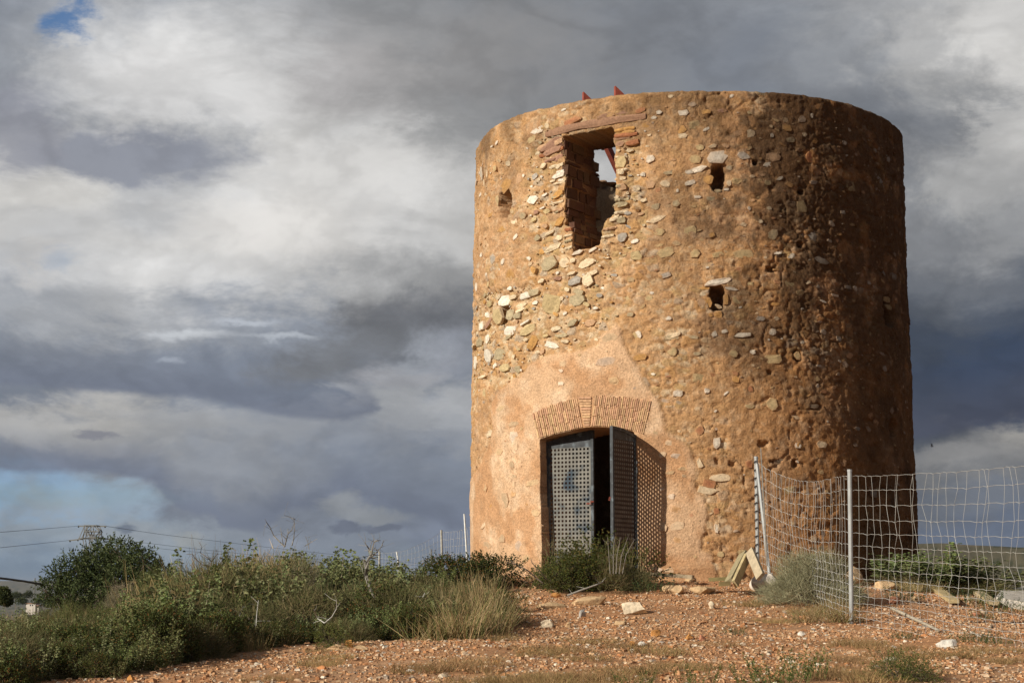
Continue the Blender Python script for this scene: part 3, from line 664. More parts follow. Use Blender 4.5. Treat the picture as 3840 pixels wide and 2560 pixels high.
# traced stones: zoom, x, y, w, h (pixels of that enlargement), rotation (deg, counter-clockwise), colour
TS = [
 (Z1, 1080, 418, 62, 30, 12, 'w'), (Z1, 820, 628, 130, 66, 8, 'w'), (Z1, 765, 715, 80, 70, 20, 'y'), (Z1, 918, 580, 40, 60, 0, 'c'), (Z1, 1250, 545, 46, 22, 15, 'c'),
 (Z1, 430, 748, 30, 40, 10, 'w'), (Z1, 382, 784, 24, 28, 0, 'w'), (Z1, 400, 1000, 58, 60, 0, 'y'), (Z1, 278, 1055, 40, 130, -20, 'w'), (Z1, 328, 1050, 24, 80, -14, 'c'), (Z1, 232, 1130, 20, 60, -8, 'w'), (Z1, 300, 1150, 16, 90, 0, 'c'),
 (Z1, 535, 950, 44, 54, 0, 'c'), (Z1, 510, 1160, 110, 130, 10, 'o'), (Z1, 640, 1100, 70, 110, 0, 'p'), (Z1, 755, 1172, 28, 28, 0, 'w'), (Z1, 770, 1300, 110, 92, 0, 'w'), (Z1, 1020, 1058, 145, 62, 12, 'w'), (Z1, 1045, 1108, 58, 28, 6, 'w'), (Z1, 965, 1118, 60, 24, 10, 'c'),
 (Z1, 1010, 980, 60, 40, 8, 'c'), (Z1, 1015, 1248, 120, 60, 20, 'o'), (Z1, 860, 1384, 56, 24, 10, 'w'), (Z1, 890, 1255, 50, 26, 14, 'w'), (Z1, 805, 1422, 56, 44, 0, 'm'), (Z1, 905, 1415, 76, 48, 0, 'y'), (Z1, 360, 1450, 40, 50, 0, 'o'), (Z1, 690, 1460, 76, 66, 0, 'l'), (Z1, 600, 1520, 66, 66, 0, 'c'), (Z1, 1035, 1515, 110, 76, 20, 'o'),
 (Z1, 262, 1255, 26, 40, 0, 'w'), (Z1, 312, 1250, 26, 34, 0, 'c'), (Z1, 425, 1320, 36, 120, -8, 'y'),
 (Z1, 960, 755, 230, 82, 14, 'm'), (Z1, 960, 820, 200, 60, 12, 'm'), (Z1, 1000, 890, 130, 60, 14, 'm'), (Z1, 1090, 1330, 0, 0, 0, 'c'),
 (Z1, 1140, 545, 250, 62, 12, 'r'), (Z1, 1480, 482, 190, 50, 10, 'm'), (Z1, 1660, 448, 160, 44, 10, 'm'), (Z1, 1830, 430, 110, 60, 16, 'r'),
 (Z1, 1680, 645, 180, 44, 4, 'o'), (Z1, 1660, 690, 170, 52, 3, 'm'), (Z1, 1630, 755, 90, 56, 4, 'm'), (Z1, 1750, 745, 150, 50, 8, 'r'), (Z1, 1640, 925, 130, 130, 0, 'y'), (Z1, 1610, 820, 46, 34, 0, 'c'), (Z1, 1725, 818, 80, 34, 0, 'c'),
 (Z1, 1932, 905, 96, 78, 4, 'w'), (Z1, 1640, 1095, 110, 42, 0, 'c'), (Z1, 1860, 1058, 54, 44, 10, 'w'), (Z1, 1640, 1040, 76, 40, 0, 'c'), (Z1, 1640, 1350, 150, 56, 3, 'l'), (Z1, 1866, 1305, 68, 40, 0, 'c'), (Z1, 1605, 1280, 50, 36, 10, 'c'),
 (Z1, 1650, 1180, 100, 70, 0, 'p'), (Z1, 2000, 1490, 170, 60, 18, 'c'), (Z1, 2196, 1218, 26, 40, 0, 'w'), (Z1, 2020, 450, 66, 46, -10, 'w'), (Z1, 1965, 500, 56, 34, 0, 'w'), (Z1, 2130, 290, 60, 34, 0, 'c'), (Z1, 2250, 455, 110, 62, 0, 'w'), (Z1, 2245, 672, 100, 60, 12, 'c'),
 (Z1, 1917, 668, 44, 28, 0, 'c'), (Z1, 2120, 1040, 130, 46, 8, 'l'), (Z1, 2310, 1035, 90, 44, 12, 'w'), (Z1, 2310, 1140, 90, 46, 10, 'w'), (Z1, 1980, 1370, 90, 70, 0, 'l'), (Z1, 2180, 1340, 80, 70, 0, 'l'), (Z1, 1640, 1500, 100, 66, 0, 'l'), (Z1, 1590, 1462, 76, 42, 14, 'c'), (Z1, 1900, 780, 46, 24, 0, 'c'), (Z1, 1890, 940, 0, 0, 0, 'c'),
 (Z1, 1900, 580, 110, 60, 0, 'o'), (Z1, 2230, 620, 110, 80, 0, 'o'), (Z1, 1935, 1150, 110, 80, 10, 'p'), (Z1, 2080, 1150, 110, 66, -8, 'c'), (Z1, 1390, 1560, 0, 0, 0, 'c'),
 (Z2, 235, 490, 100, 68, 8, 'y'), (Z2, 330, 380, 80, 42, 6, 'o'), (Z2, 465, 370, 90, 36, 12, 'm'), (Z2, 545, 245, 50, 34, 20, 'w'), (Z2, 705, 565, 68, 66, 0, 'c'), (Z2, 700, 385, 40, 34, 0, 'y'), (Z2, 1008, 520, 72, 66, 0, 'o'), (Z2, 1210, 418, 24, 44, 0, 'w'),
 (Z2, 1150, 575, 40, 40, 0, 'c'), (Z2, 880, 578, 34, 40, 0, 'w'), (Z2, 1035, 618, 90, 44, 10, 'l'), (Z2, 648, 752, 110, 62, -8, 'g'), (Z2, 440, 757, 200, 108, 4, 'w'), (Z2, 280, 680, 78, 52, 0, 'y'), (Z2, 240, 778, 96, 66, 0, 'y'), (Z2, 250, 868, 195, 52, 14, 'w'), (Z2, 198, 975, 96, 44, 8, 'w'),
 (Z2, 385, 668, 80, 32, 12, 'c'), (Z2, 495, 665, 60, 34, -12, 'p'), (Z2, 528, 845, 56, 44, 0, 'c'), (Z2, 590, 958, 100, 60, 0, 'y'), (Z2, 525, 975, 46, 60, 0, 'c'), (Z2, 345, 940, 90, 90, 0, 'o'), (Z2, 430, 1040, 66, 30, 0, 'l'), (Z2, 500, 1030, 50, 24, 0, 'w'), (Z2, 262, 1095, 66, 24, 0, 'w'), (Z2, 370, 1110, 80, 40, 0, 'l'),
 (Z2, 890, 760, 120, 70, 0, 'p'), (Z2, 1205, 765, 80, 90, 0, 'r'), (Z2, 845, 978, 60, 52, 0, 'y'), (Z2, 950, 940, 60, 26, 25, 'w'), (Z2, 718, 922, 46, 26, 0, 'c'), (Z2, 1130, 1180, 96, 100, 0, 'y'), (Z2, 690, 1190, 30, 44, 20, 'w'), (Z2, 860, 1190, 44, 36, 0, 'c'), (Z2, 645, 1325, 60, 36, 0, 'c'), (Z2, 790, 1300, 40, 34, 0, 'c'),
 (Z2, 200, 1375, 108, 78, 6, 'y'), (Z2, 892, 1410, 100, 96, 0, 'l'), (Z2, 1205, 1415, 130, 110, 0, 'g'), (Z2, 380, 1415, 50, 40, 0, 'o'), (Z2, 20, 1540, 90, 60, 0, 'y'), (Z2, 1230, 975, 70, 40, 0, 'g'), (Z2, 1240, 625, 50, 50, 0, 'o'), (Z2, 1800, 960, 90, 60, -20, 'g'), (Z2, 1870, 775, 30, 60, 0, 'g'), (Z2, 1748, 708, 24, 40, 0, 'g'), (Z2, 1480, 645, 44, 40, -20, 'g'), (Z2, 1540, 1010, 70, 80, 0, 'y'), (Z2, 1370, 1465, 44, 30, -20, 'w'), (Z2, 1480, 1225, 40, 36, 0, 'g'),
 (Z3, 480, 728, 92, 100, 5, 'w'), (Z3, 395, 315, 50, 100, -30, 'g'), (Z3, 552, 468, 115, 92, 0, 'o'), (Z3, 915, 370, 165, 150, 15, 'l'), (Z3, 955, 748, 175, 205, 0, 'y'), (Z3, 688, 675, 110, 78, 8, 'w'), (Z3, 580, 690, 76, 44, 0, 'c'), (Z3, 548, 860, 72, 130, -4, 'l'), (Z3, 415, 880, 72, 150, -16, 'y'),
 (Z3, 268, 970, 80, 92, -4, 'w'), (Z3, 335, 950, 70, 60, 30, 'm'), (Z3, 1030, 870, 0, 0, 0, 'w'), (Z3, 655, 770, 110, 46, 6, 'c'), (Z3, 648, 815, 88, 34, 14, 'c'), (Z3, 622, 872, 66, 62, 0, 'l'), (Z3, 540, 1020, 150, 110, 0, 'w'), (Z3, 720, 1005, 150, 100, 8, 'y'), (Z3, 690, 940, 120, 26, 12, 'w'), (Z3, 322, 1095, 50, 92, 10, 'w'),
 (Z3, 510, 1085, 140, 50, 8, 'l'), (Z3, 768, 1130, 80, 150, -40, 'o'), (Z3, 338, 1265, 72, 145, -8, 'w'), (Z3, 440, 1250, 96, 120, 0, 'l'), (Z3, 200, 1330, 40, 130, -6, 'w'), (Z3, 402, 1362, 48, 44, 10, 'w'), (Z3, 495, 1380, 96, 96, 0, 'y'), (Z3, 622, 1395, 70, 80, 0, 'l'), (Z3, 580, 1270, 36, 46, 0, 'c'), (Z3, 700, 1105, 66, 36, 0, 'c'), (Z3, 325, 862, 36, 50, -20, 'w'), (Z3, 200, 1180, 40, 44, 0, 'c'), (Z3, 245, 1130, 60, 90, 0, 'l'),
 (Z3, 950, 1155, 140, 70, -14, 'w'), (Z3, 1000, 995, 105, 46, 12, 'c'), (Z3, 1050, 1065, 100, 40, 4, 'l'), (Z3, 1088, 1120, 80, 40, 0, 'c'), (Z3, 895, 1068, 60, 34, 0, 'y'), (Z3, 1160, 940, 110, 66, 6, 'l'), (Z3, 1330, 940, 120, 70, 0, 'p'), (Z3, 1200, 720, 165, 110, -8, 'l'), (Z3, 1220, 640, 120, 60, -20, 'l'), (Z3, 1185, 530, 150, 80, 14, 'g'), (Z3, 1150, 455, 100, 34, 10, 'c'), (Z3, 1005, 505, 84, 44, 0, 'm'), (Z3, 1005, 450, 44, 26, 0, 'w'),
 (Z3, 1310, 520, 110, 130, 20, 'c'), (Z3, 1360, 450, 110, 50, 14, 'c'), (Z3, 1075, 350, 110, 100, 10, 'c'), (Z3, 1290, 350, 160, 92, 20, 'c'), (Z3, 1225, 250, 130, 46, 14, 'w'), (Z3, 1365, 225, 90, 34, 20, 'w'), (Z3, 960, 200, 180, 70, 14, 'c'), (Z3, 815, 105, 80, 66, 0, 'l'), (Z3, 925, 60, 100, 40, 12, 'c'), (Z3, 1020, 100, 80, 60, 0, 'c'), (Z3, 620, 100, 52, 46, 20, 'w'), (Z3, 482, 20, 90, 70, 0, 'o'),
 (Z3, 1458, 600, 42, 30, 0, 'w'), (Z3, 1388, 797, 60, 32, -6, 'w'), (Z3, 1645, 100, 100, 100, 0, 'g'), (Z3, 1785, 280, 130, 90, -6, 'y'), (Z3, 2020, 55, 110, 80, 0, 'y'), (Z3, 2080, 260, 165, 90, 4, 'y'), (Z3, 2080, 475, 110, 50, 12, 'g'), (Z3, 1945, 650, 46, 34, 0, 'w'), (Z3, 1710, 705, 90, 70, 20, 'y'), (Z3, 1915, 700, 90, 60, 0, 'y'), (Z3, 1740, 860, 70, 50, 0, 'l'), (Z3, 2110, 900, 60, 44, 0, 'w'), (Z3, 2140, 1080, 160, 60, 0, 'l'), (Z3, 1790, 1070, 105, 120, 0, 'y'), (Z3, 1820, 1055, 50, 90, 20, 'w'),
 (Z3, 1545, 1095, 150, 90, 8, 'l'), (Z3, 1832, 1275, 135, 66, 6, 'o'), (Z3, 1500, 1318, 180, 92, 6, 'g'), (Z3, 1080, 1345, 70, 60, 0, 'l'), (Z3, 1060, 1415, 52, 36, 0, 'w'), (Z3, 1060, 1535, 56, 40, 0, 'w'), (Z3, 1575, 1505, 92, 66, 0, 'y'), (Z3, 2155, 1225, 76, 80, -30, 'y'), (Z3, 1960, 1445, 44, 28, 0, 'w'), (Z3, 290, 1470, 70, 30, 0, 'c'),
 (Z3, 780, 640, 110, 70, 0, 'l'), (Z3, 860, 530, 60, 40, 20, 'c'), (Z3, 550, 605, 50, 44, 0, 'w'), (Z3, 232, 590, 14, 90, 0, 'w'), (Z3, 340, 560, 30, 90, 0, 'y'), (Z3, 345, 750, 60, 70, 0, 'y'), (Z3, 278, 280, 20, 44, 0, 'w'),
 (Z4, 240, 115, 96, 66, 0, 'y'), (Z4, 430, 125, 100, 46, 12, 'y'), (Z4, 650, 118, 195, 92, 4, 'y'), (Z4, 935, 110, 66, 24, 6, 'w'), (Z4, 1305, 175, 130, 52, -12, 'g'), (Z4, 828, 148, 34, 28, 0, 'c'), (Z4, 425, 355, 240, 56, 10, 'w'), (Z4, 540, 412, 120, 30, -4, 'w'), (Z4, 318, 405, 90, 26, 0, 'o'), (Z4, 315, 455, 84, 40, 4, 'c'), (Z4, 345, 525, 66, 84, 0, 'o'), (Z4, 290, 520, 80, 70, 0, 'p'),
 (Z4, 435, 558, 60, 30, -30, 'c'), (Z4, 500, 500, 36, 100, 0, 'o'), (Z4, 590, 510, 90, 66, 0, 'y'), (Z4, 430, 630, 70, 60, 0, 'o'), (Z4, 370, 630, 40, 40, 30, 'o'), (Z4, 692, 368, 88, 36, 0, 'y'), (Z4, 1065, 370, 140, 110, 0, 'y'), (Z4, 1190, 355, 40, 34, 0, 'c'), (Z4, 1125, 440, 66, 54, 10, 'y'), (Z4, 890, 520, 130, 66, -14, 'o'), (Z4, 790, 660, 80, 44, 0, 'g'), (Z4, 925, 658, 44, 40, 0, 'c'),
 (Z4, 630, 798, 160, 44, 4, 'w'), (Z4, 890, 775, 66, 60, 0, 'w'), (Z4, 400, 790, 50, 50, 20, 'w'), (Z4, 60, 800, 130, 44, 10, 'c'), (Z4, 225, 815, 80, 40, 0, 'l'), (Z4, 560, 955, 80, 60, 0, 'y'), (Z4, 720, 940, 48, 40, 0, 'w'), (Z4, 885, 1000, 160, 84, 0, 'y'), (Z4, 1105, 970, 66, 80, 0, 'y'), (Z4, 280, 1158, 150, 80, -6, 'y'), (Z4, 255, 955, 70, 34, 0, 'l'), (Z4, 50, 945, 90, 60, -20, 'y'),
 (Z4, 95, 1290, 90, 56, 0, 'w'), (Z4, 335, 1268, 50, 40, 0, 'w'), (Z4, 498, 1285, 56, 20, 40, 'w'), (Z4, 700, 1250, 50, 56, 0, 'r'), (Z4, 575, 1170, 60, 56, 0, 'o'), (Z4, 1272, 1225, 28, 40, 0, 'w'), (Z4, 885, 1380, 96, 110, 0, 'y'), (Z4, 690, 1395, 90, 40, 0, 'y'), (Z4, 1230, 1395, 80, 40, 0, 'd'), (Z4, 1412, 465, 66, 22, -4, 'w'), (Z4, 1830, 280, 40, 50, 0, 'g'), (Z4, 1895, 305, 46, 60, 0, 'g'), (Z4, 1700, 360, 34, 34, 0, 'g'), (Z4, 1522, 398, 66, 34, 0, 'g'), (Z4, 1448, 830, 46, 44, 0, 'g'), (Z4, 1850, 500, 60, 50, 0, 'y'), (Z4, 1860, 560, 70, 50, 0, 'y'), (Z4, 1820, 1080, 40, 60, 0, 'g'), (Z4, 15, 1145, 60, 20, 10, 'r'),
 (Z5, 455, 475, 54, 100, 0, 'w'), (Z5, 370, 255, 72, 46, 0, 'y'), (Z5, 270, 440, 50, 60, 0, 'c'), (Z5, 438, 670, 40, 44, 0, 'l'), (Z5, 448, 885, 42, 56, 0, 'o'), (Z5, 610, 1025, 66, 60, 0, 'y'), (Z5, 590, 805, 90, 50, 10, 'y'), (Z5, 385, 940, 56, 130, 0, 'l'), (Z5, 480, 1265, 50, 80, 0, 'g'), (Z5, 360, 1210, 50, 70, 0, 'l'), (Z5, 540, 1355, 66, 60, 20, 'y'), (Z5, 255, 1260, 56, 60, 0, 'l'), (Z5, 455, 370, 76, 40, 0, 'l'), (Z5, 345, 575, 60, 50, 0, 'y'), (Z5, 240, 150, 30, 90, 0, 'y'), (Z5, 240, 840, 34, 56, 0, 'y'), (Z5, 452, 755, 44, 30, 0, 'l'), (Z5, 235, 1110, 50, 50, 20, 'c'), (Z5, 265, 1355, 26, 24, 0, 'w'),
 (Z5, 1590, 512, 80, 46, 0, 'c'), (Z5, 1540, 595, 70, 50, 10, 'c'), (Z5, 1645, 608, 110, 46, -10, 'w'), (Z5, 1685, 700, 80, 36, 0, 'y'), (Z5, 1590, 730, 70, 26, 6, 'y'), (Z5, 1600, 905, 62, 42, 14, 'w'), (Z5, 1640, 1000, 76, 50, -14, 'o'), (Z5, 1650, 1120, 110, 66, 6, 'c'), (Z5, 1540, 1130, 80, 60, 0, 'c'), (Z5, 1650, 1225, 60, 44, -14, 'o'), (Z5, 1750, 1040, 30, 30, 0, 'r'), (Z5, 1530, 850, 50, 22, 6, 'w'), (Z5, 1695, 752, 40, 26, 0, 'l'),
 (Z5, 1655, 150, 80, 50, -8, 'w'), (Z5, 1862, 128, 44, 40, 0, 'w'), (Z5, 1185, 55, 76, 60, 0, 'y'), (Z5, 1935, 510, 54, 80, 0, 'w'), (Z5, 1815, 425, 60, 56, 0, 'r'), (Z5, 1880, 810, 90, 66, -10, 'r'), (Z5, 1930, 770, 70, 60, 0, 'c'), (Z5, 1870, 860, 150, 60, 0, 'c'), (Z5, 1810, 660, 40, 80, 20, 'c'), (Z5, 1940, 1130, 40, 60, 0, 'c'), (Z5, 1935, 1010, 46, 56, 0, 'r'), (Z5, 1500, 1445, 100, 50, 0, 'w'), (Z5, 1590, 1445, 80, 40, 0, 'c'),
 (Z6, 225, 112, 160, 90, 0, 'c'), (Z6, 720, 130, 46, 40, 0, 'w'), (Z6, 740, 130, 60, 50, -20, 'o'), (Z6, 885, 120, 70, 50, 0, 'c'), (Z6, 385, 255, 60, 60, 0, 'r'), (Z6, 190, 350, 150, 56, 4, 'c'), (Z6, 130, 405, 80, 34, 0, 'o'), (Z6, 158, 700, 30, 66, 0, 'w'), (Z6, 160, 580, 40, 50, 0, 'r'), (Z6, 45, 25, 60, 60, 0, 'r'), (Z6, 330, 870, 80, 50, 20, 'y'), (Z6, 190, 880, 50, 40, 0, 'y'), (Z6, 1125, 15, 50, 30, 0, 'g'), (Z6, 1240, 460, 40, 60, 0, 'g'), (Z6, 970, 560, 90, 60, 0, 'o'), (Z6, 660, 440, 80, 60, 0, 'y'), (Z6, 600, 240, 90, 40, 0, 'd'),
]
n_st = 0; placed = []
def free(s, z, r):
    for (a, b, c) in placed:
        if (a - s) ** 2 + (b - z) ** 2 < (c + r) ** 2 * .8: return False
    return True
allst = []
for (zo_, x, y, w_, h_, rot, c) in TS:
    if w_ == 0: continue
    (ox, oy), s_ = zo_
    a = tw(ox + x / s_, oy + y / s_); l = tw(ox + (x - w_ / 2) / s_, oy + y / s_); r = tw(ox + (x + w_ / 2) / s_, oy + y / s_)
    t_ = tw(ox + x / s_, oy + (y - h_ / 2) / s_); b_ = tw(ox + x / s_, oy + (y + h_ / 2) / s_)
    hw = (r[0] - l[0]) * RM / 2; hh = (t_[1] - b_[1]) / 2
    allst.append([a[0] * RM, a[1], hw, hh, math.radians(rot), CO[c], c]); placed.append((a[0] * RM, a[1], max(hw, hh) * .8))
    if poly_sd(np.array([a[0] * RM]), np.array([a[1]]), PATCH)[0] < 0: allst[-1][5] = tuple(.6 * q + .4 * r_ for q, r_ in zip(CO[c], (.58, .36, .22)))
# extra unplaced rubble in the bare zone and here and there
def in_open(s, z, m):
    X = np.array([s]); Y = np.array([z])
    return poly_sd(X, Y, WIN)[0] < m or poly_sd(X, Y, DOOR)[0] < m or any(abs(s - p[0]) < p[2] + m and abs(z - p[1]) < p[3] + m for p in PITS if p[4] > .2)
ARCH = S(tpoly([(40, 230), (200, 150), (410, 95), (560, 85), (800, 95), (1020, 130), (950, 420), (860, 380), (470, 350), (90, 450)], (1980, 1440), 2.178))
traced = len(allst)
cand = []
for _ in range(5200):
    th_ = RNG.uniform(-1.5, 1.45); z = RNG.uniform(.3, 7.2); s_ = th_ * RM
    dr = poly_sd(np.array([s_]), np.array([z]), RUB)[0]; dp = poly_sd(np.array([s_]), np.array([z]), PATCH)[0]
    if dr > 0 and RNG.random() > .32: continue
    if dp < .02 and RNG.random() > .10: continue
    if poly_sd(np.array([s_]), np.array([z]), ARCH)[0] < .05: continue
    big = RNG.random() < .3
    hw = RNG.uniform(.035, .075) if big else RNG.uniform(.012, .032); hh = hw * RNG.uniform(.35, .8)
    if in_open(s_, z, hw * .7) or not free(s_, z, hw): continue
    placed.append((s_, z, hw))
    k = 'wcclyopg'[RNG.integers(8)] if dr < 0 else ('wclyyopprg'[RNG.integers(10)])
    if th_ > .7: k = 'ydgpm'[RNG.integers(5)]
    col = CO[k]
    if dr > 0 and k not in 'w': col = tuple(.62 * a + .38 * b for a, b in zip(col, (.45, .25, .12)))
    cand.append([s_, z, hw, hh, RNG.uniform(-.5, .5), col, k])
cand.sort(key=lambda q: -q[2] * q[3])
allst.sort(key=lambda q: -q[2] * q[3])
indiv = allst[:300]; rest = allst[300:] + cand
if len(indiv) < 300: indiv = indiv + cand[:300 - len(indiv)]; rest = allst[300:] + cand[300 - len(allst):] if len(allst) < 300 else rest
def stone_style(q):
    """stones in bare rubble stand proud; those in render lie almost flush"""
    dr = poly_sd(np.array([q[0]]), np.array([q[1]]), RUB)[0]; dp = poly_sd(np.array([q[0]]), np.array([q[1]]), PATCH)[0]
    if dr < 0: return .032
    if dp < 0: return .006
    return .009 if q[6] not in 'wg' else .014
for q in indiv:
    wall_stone(q[0], q[1], q[2], q[3], q[4], q[5], stone_style(q), RNG.uniform(.2, .9), N=int(RNG.integers(6, 9)))
Vs, Fq, Ft, Cs, n0 = [], [], [], [], 0
for q in rest:
    V, fs, tri, c = stone_geo(q[0], q[1], q[2], q[3], q[4], q[5], stone_style(q) * .7, RNG, .3, 7)
    Vs.append(V); Fq.append(np.array(fs) + n0); Ft.append(np.array(tri) + n0); Cs.append(c); n0 += len(V)
o = mesh_np('small_stones', np.concatenate(Vs), [np.concatenate(Fq), np.concatenate(Ft)], M['stone'], tower, np.concatenate(Cs)); o['kind'] = 'stuff'
# broken stonework showing in the left jamb of the gap window
rj = np.random.default_rng(12); NR = np.array([NW[1], -NW[0], 0.])
smin = min(q[0] for q in WIN); zlo = min(q[1] for q in WIN); zhi = max(q[1] for q in WIN)
z = zlo + .1
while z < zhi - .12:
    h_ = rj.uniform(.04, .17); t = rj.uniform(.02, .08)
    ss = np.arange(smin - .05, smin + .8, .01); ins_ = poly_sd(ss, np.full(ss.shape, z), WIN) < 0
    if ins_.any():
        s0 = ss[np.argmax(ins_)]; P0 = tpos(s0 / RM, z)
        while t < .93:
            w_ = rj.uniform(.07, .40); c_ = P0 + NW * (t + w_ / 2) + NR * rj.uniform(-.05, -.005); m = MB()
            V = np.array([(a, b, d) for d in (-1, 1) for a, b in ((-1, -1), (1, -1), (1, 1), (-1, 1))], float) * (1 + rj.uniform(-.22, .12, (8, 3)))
            V = V[:, :1] * NW * w_ / 2 + V[:, 1:2] * NR * .05 + V[:, 2:] * np.array([0, 0, h_ / 2]); col = np.array([(.13, .07, .042), (.10, .055, .035), (.17, .11, .065), (.12, .06, .04)][rj.integers(4)])  # dark tones paint the jamb's shade into these stones
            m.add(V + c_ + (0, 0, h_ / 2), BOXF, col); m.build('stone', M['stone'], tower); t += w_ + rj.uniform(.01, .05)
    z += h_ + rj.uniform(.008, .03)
# flat stones stacked along the window jambs
def slab_on_wall(px0, py0, px1, py1, th_px, col, proud, name='stone', depth=.25, mat=None):
    """long flat stone between two photo points, thickness in photo px"""
    a = tw(px0, py0); b = tw(px1, py1); n = 9; V = []
    hz_ = th_px / F * 26.7 / 2
    rngl = np.random.default_rng(int(px0 * 7 + py0))
    for i in range(n):
        t = i / (n - 1); th_ = a[0] * (1 - t) + b[0] * t; z = a[1] * (1 - t) + b[1] * t; h = hz_ * (1 + rngl.uniform(-.16, .12)) * (.8 if i in (0, n - 1) else 1)
        zc = z + rngl.uniform(-.1, .1) * hz_
        R0 = rsurf(th_ * RM, z)
        for (dz, dr) in ((-h, -depth), (-h, proud * .8), (-h * .3, proud + rngl.uniform(0, .012)), (h * .5, proud + rngl.uniform(0, .01)), (h, proud * .6), (h, -depth)):
            V.append(tpos(th_, zc + dz, R0 + dr))
    k = 6; fs = [(i * k + j, (i + 1) * k + j, (i + 1) * k + (j + 1) % k, i * k + (j + 1) % k) for i in range(n - 1) for j in range(k)]
    V = np.array(V); caps = [tuple(range(k)), tuple((n - 1) * k + j for j in range(k))[::-1]]
    cc = np.array(col) * (1 + rngl.uniform(-.12, .12, (len(V), 1)))
    return mesh_np(name, V, [np.array(fs)[:, ::-1], np.array(caps)[:, ::-1]], mat or M['stone'], tower, cc)
lintel = slab_on_wall(2043, 503, 2422, 436, 30, (.30, .17, .105), .02, 'lintel', .5)
lintel['label'] = 'long mauve sandstone lintel over the gap window'
for i, (x0, y0, x1, y1, t_, c) in enumerate([
    (2008, 560, 2108, 525, 22, 'p'), (2020, 585, 2110, 552, 14, 'r'), (2040, 606, 2108, 580, 12, 'm'), (2055, 628, 2112, 612, 13, 'c'), (2072, 690, 2118, 678, 10, 'c'), (2080, 645, 2112, 638, 10, 'w'),
    (2062, 742, 2108, 730, 10, 'l'), (2058, 765, 2112, 752, 9, 'c'), (2070, 790, 2112, 782, 11, 'p'), (2305, 492, 2380, 478, 14, 'o'), (2304, 512, 2390, 500, 16, 'r'), (2306, 590, 2350, 586, 10, 'c'),
    (2312, 640, 2352, 634, 12, 'c'), (2312, 700, 2340, 694, 12, 'l'), (2308, 752, 2356, 744, 13, 'l'), (2304, 800, 2350, 790, 12, 'c'), (2286, 826, 2330, 812, 14, 'c'), (2262, 862, 2310, 850, 12, 'p'), (2256, 890, 2300, 880, 11, 'c'), (2120, 862, 2144, 858, 12, 'r'), (2115, 885, 2145, 880, 9, 'c'), (2112, 905, 2144, 900, 10, 'l'), (2114, 930, 2146, 925, 10, 'c')]):
    slab_on_wall(x0, y0, x1, y1, t_, CO[c], .022, depth=.12)

# ------------------------------------------------------------------ brick arch over the door
O5 = ((1980, 1440), 2.178)
def p5(x, y): return O5[0][0] + x / O5[1], O5[0][1] + y / O5[1]
def lerp_poly(P, t):
    P = np.array(P, float); L = np.concatenate([[0], np.cumsum(np.hypot(*np.diff(P, axis=0).T))]); s = t * L[-1]
    return np.interp(s, L, P[:, 0]), np.interp(s, L, P[:, 1])
def brick_on_wall(c4, proud, rng):
    """c4: four photo points going round"""
    V = []
    for (x, y) in c4:
        a = tw(x, y); R0 = rsurf(a[0] * RM, a[1]); V.append((a, R0))
    pts = [tpos(a[0], a[1], R0 - .03) for a, R0 in V] + [tpos(a[0], a[1], R0 + proud + rng.uniform(-.003, .003)) for a, R0 in V]
    return mesh_np('brick', np.array(pts), np.array(BOXF)[:, ::-1], M['brick'], tower)
rb = np.random.default_rng(5)
LI = [(90, 446), (150, 430), (262, 400), (330, 386), (455, 356)]; LO = [(48, 238), (200, 168), (330, 128), (405, 104)]
RI = [(515, 350), (600, 349), (670, 354), (765, 366), (860, 384), (945, 420)]; RO = [(552, 98), (640, 92), (800, 104), (900, 122), (1010, 142)]
for inner, outer, n in ((LI, LO, 24), (RI, RO, 29)):
    for i in range(n):
        t0 = (i + .14) / n; t1 = (i + .80) / n
        a0 = p5(*lerp_poly(inner, t0)); a1 = p5(*lerp_poly(inner, t1)); b0 = p5(*lerp_poly(outer, t0)); b1 = p5(*lerp_poly(outer, t1))
        cuts = [0.02, rb.uniform(.25, .42), rb.uniform(.6, .78), rb.uniform(.96, 1.03)]
        for j in range(3):
            u0, u1 = cuts[j] + .012, cuts[j + 1] - .012
            f = lambda p, q, u: (p[0] * (1 - u) + q[0] * u, p[1] * (1 - u) + q[1] * u)
            brick_on_wall([f(a0, b0, u0), f(a1, b1, u0), f(a1, b1, u1), f(a0, b0, u1)], .016 + rb.uniform(-.004, .006), rb)
for i in range(11):
    t0 = (i + .1) / 11; t1 = (i + .82) / 11
    lx = lambda t: 415 + (468 - 415) * t; rx = lambda t: 524 + (508 - 524) * t; y = lambda t: 103 + (345 - 103) * t
    brick_on_wall([p5(lx(t1), y(t1)), p5(rx(t1), y(t1)), p5(rx(t0), y(t0)), p5(lx(t0), y(t0))], .014 + rb.uniform(-.003, .006), rb)

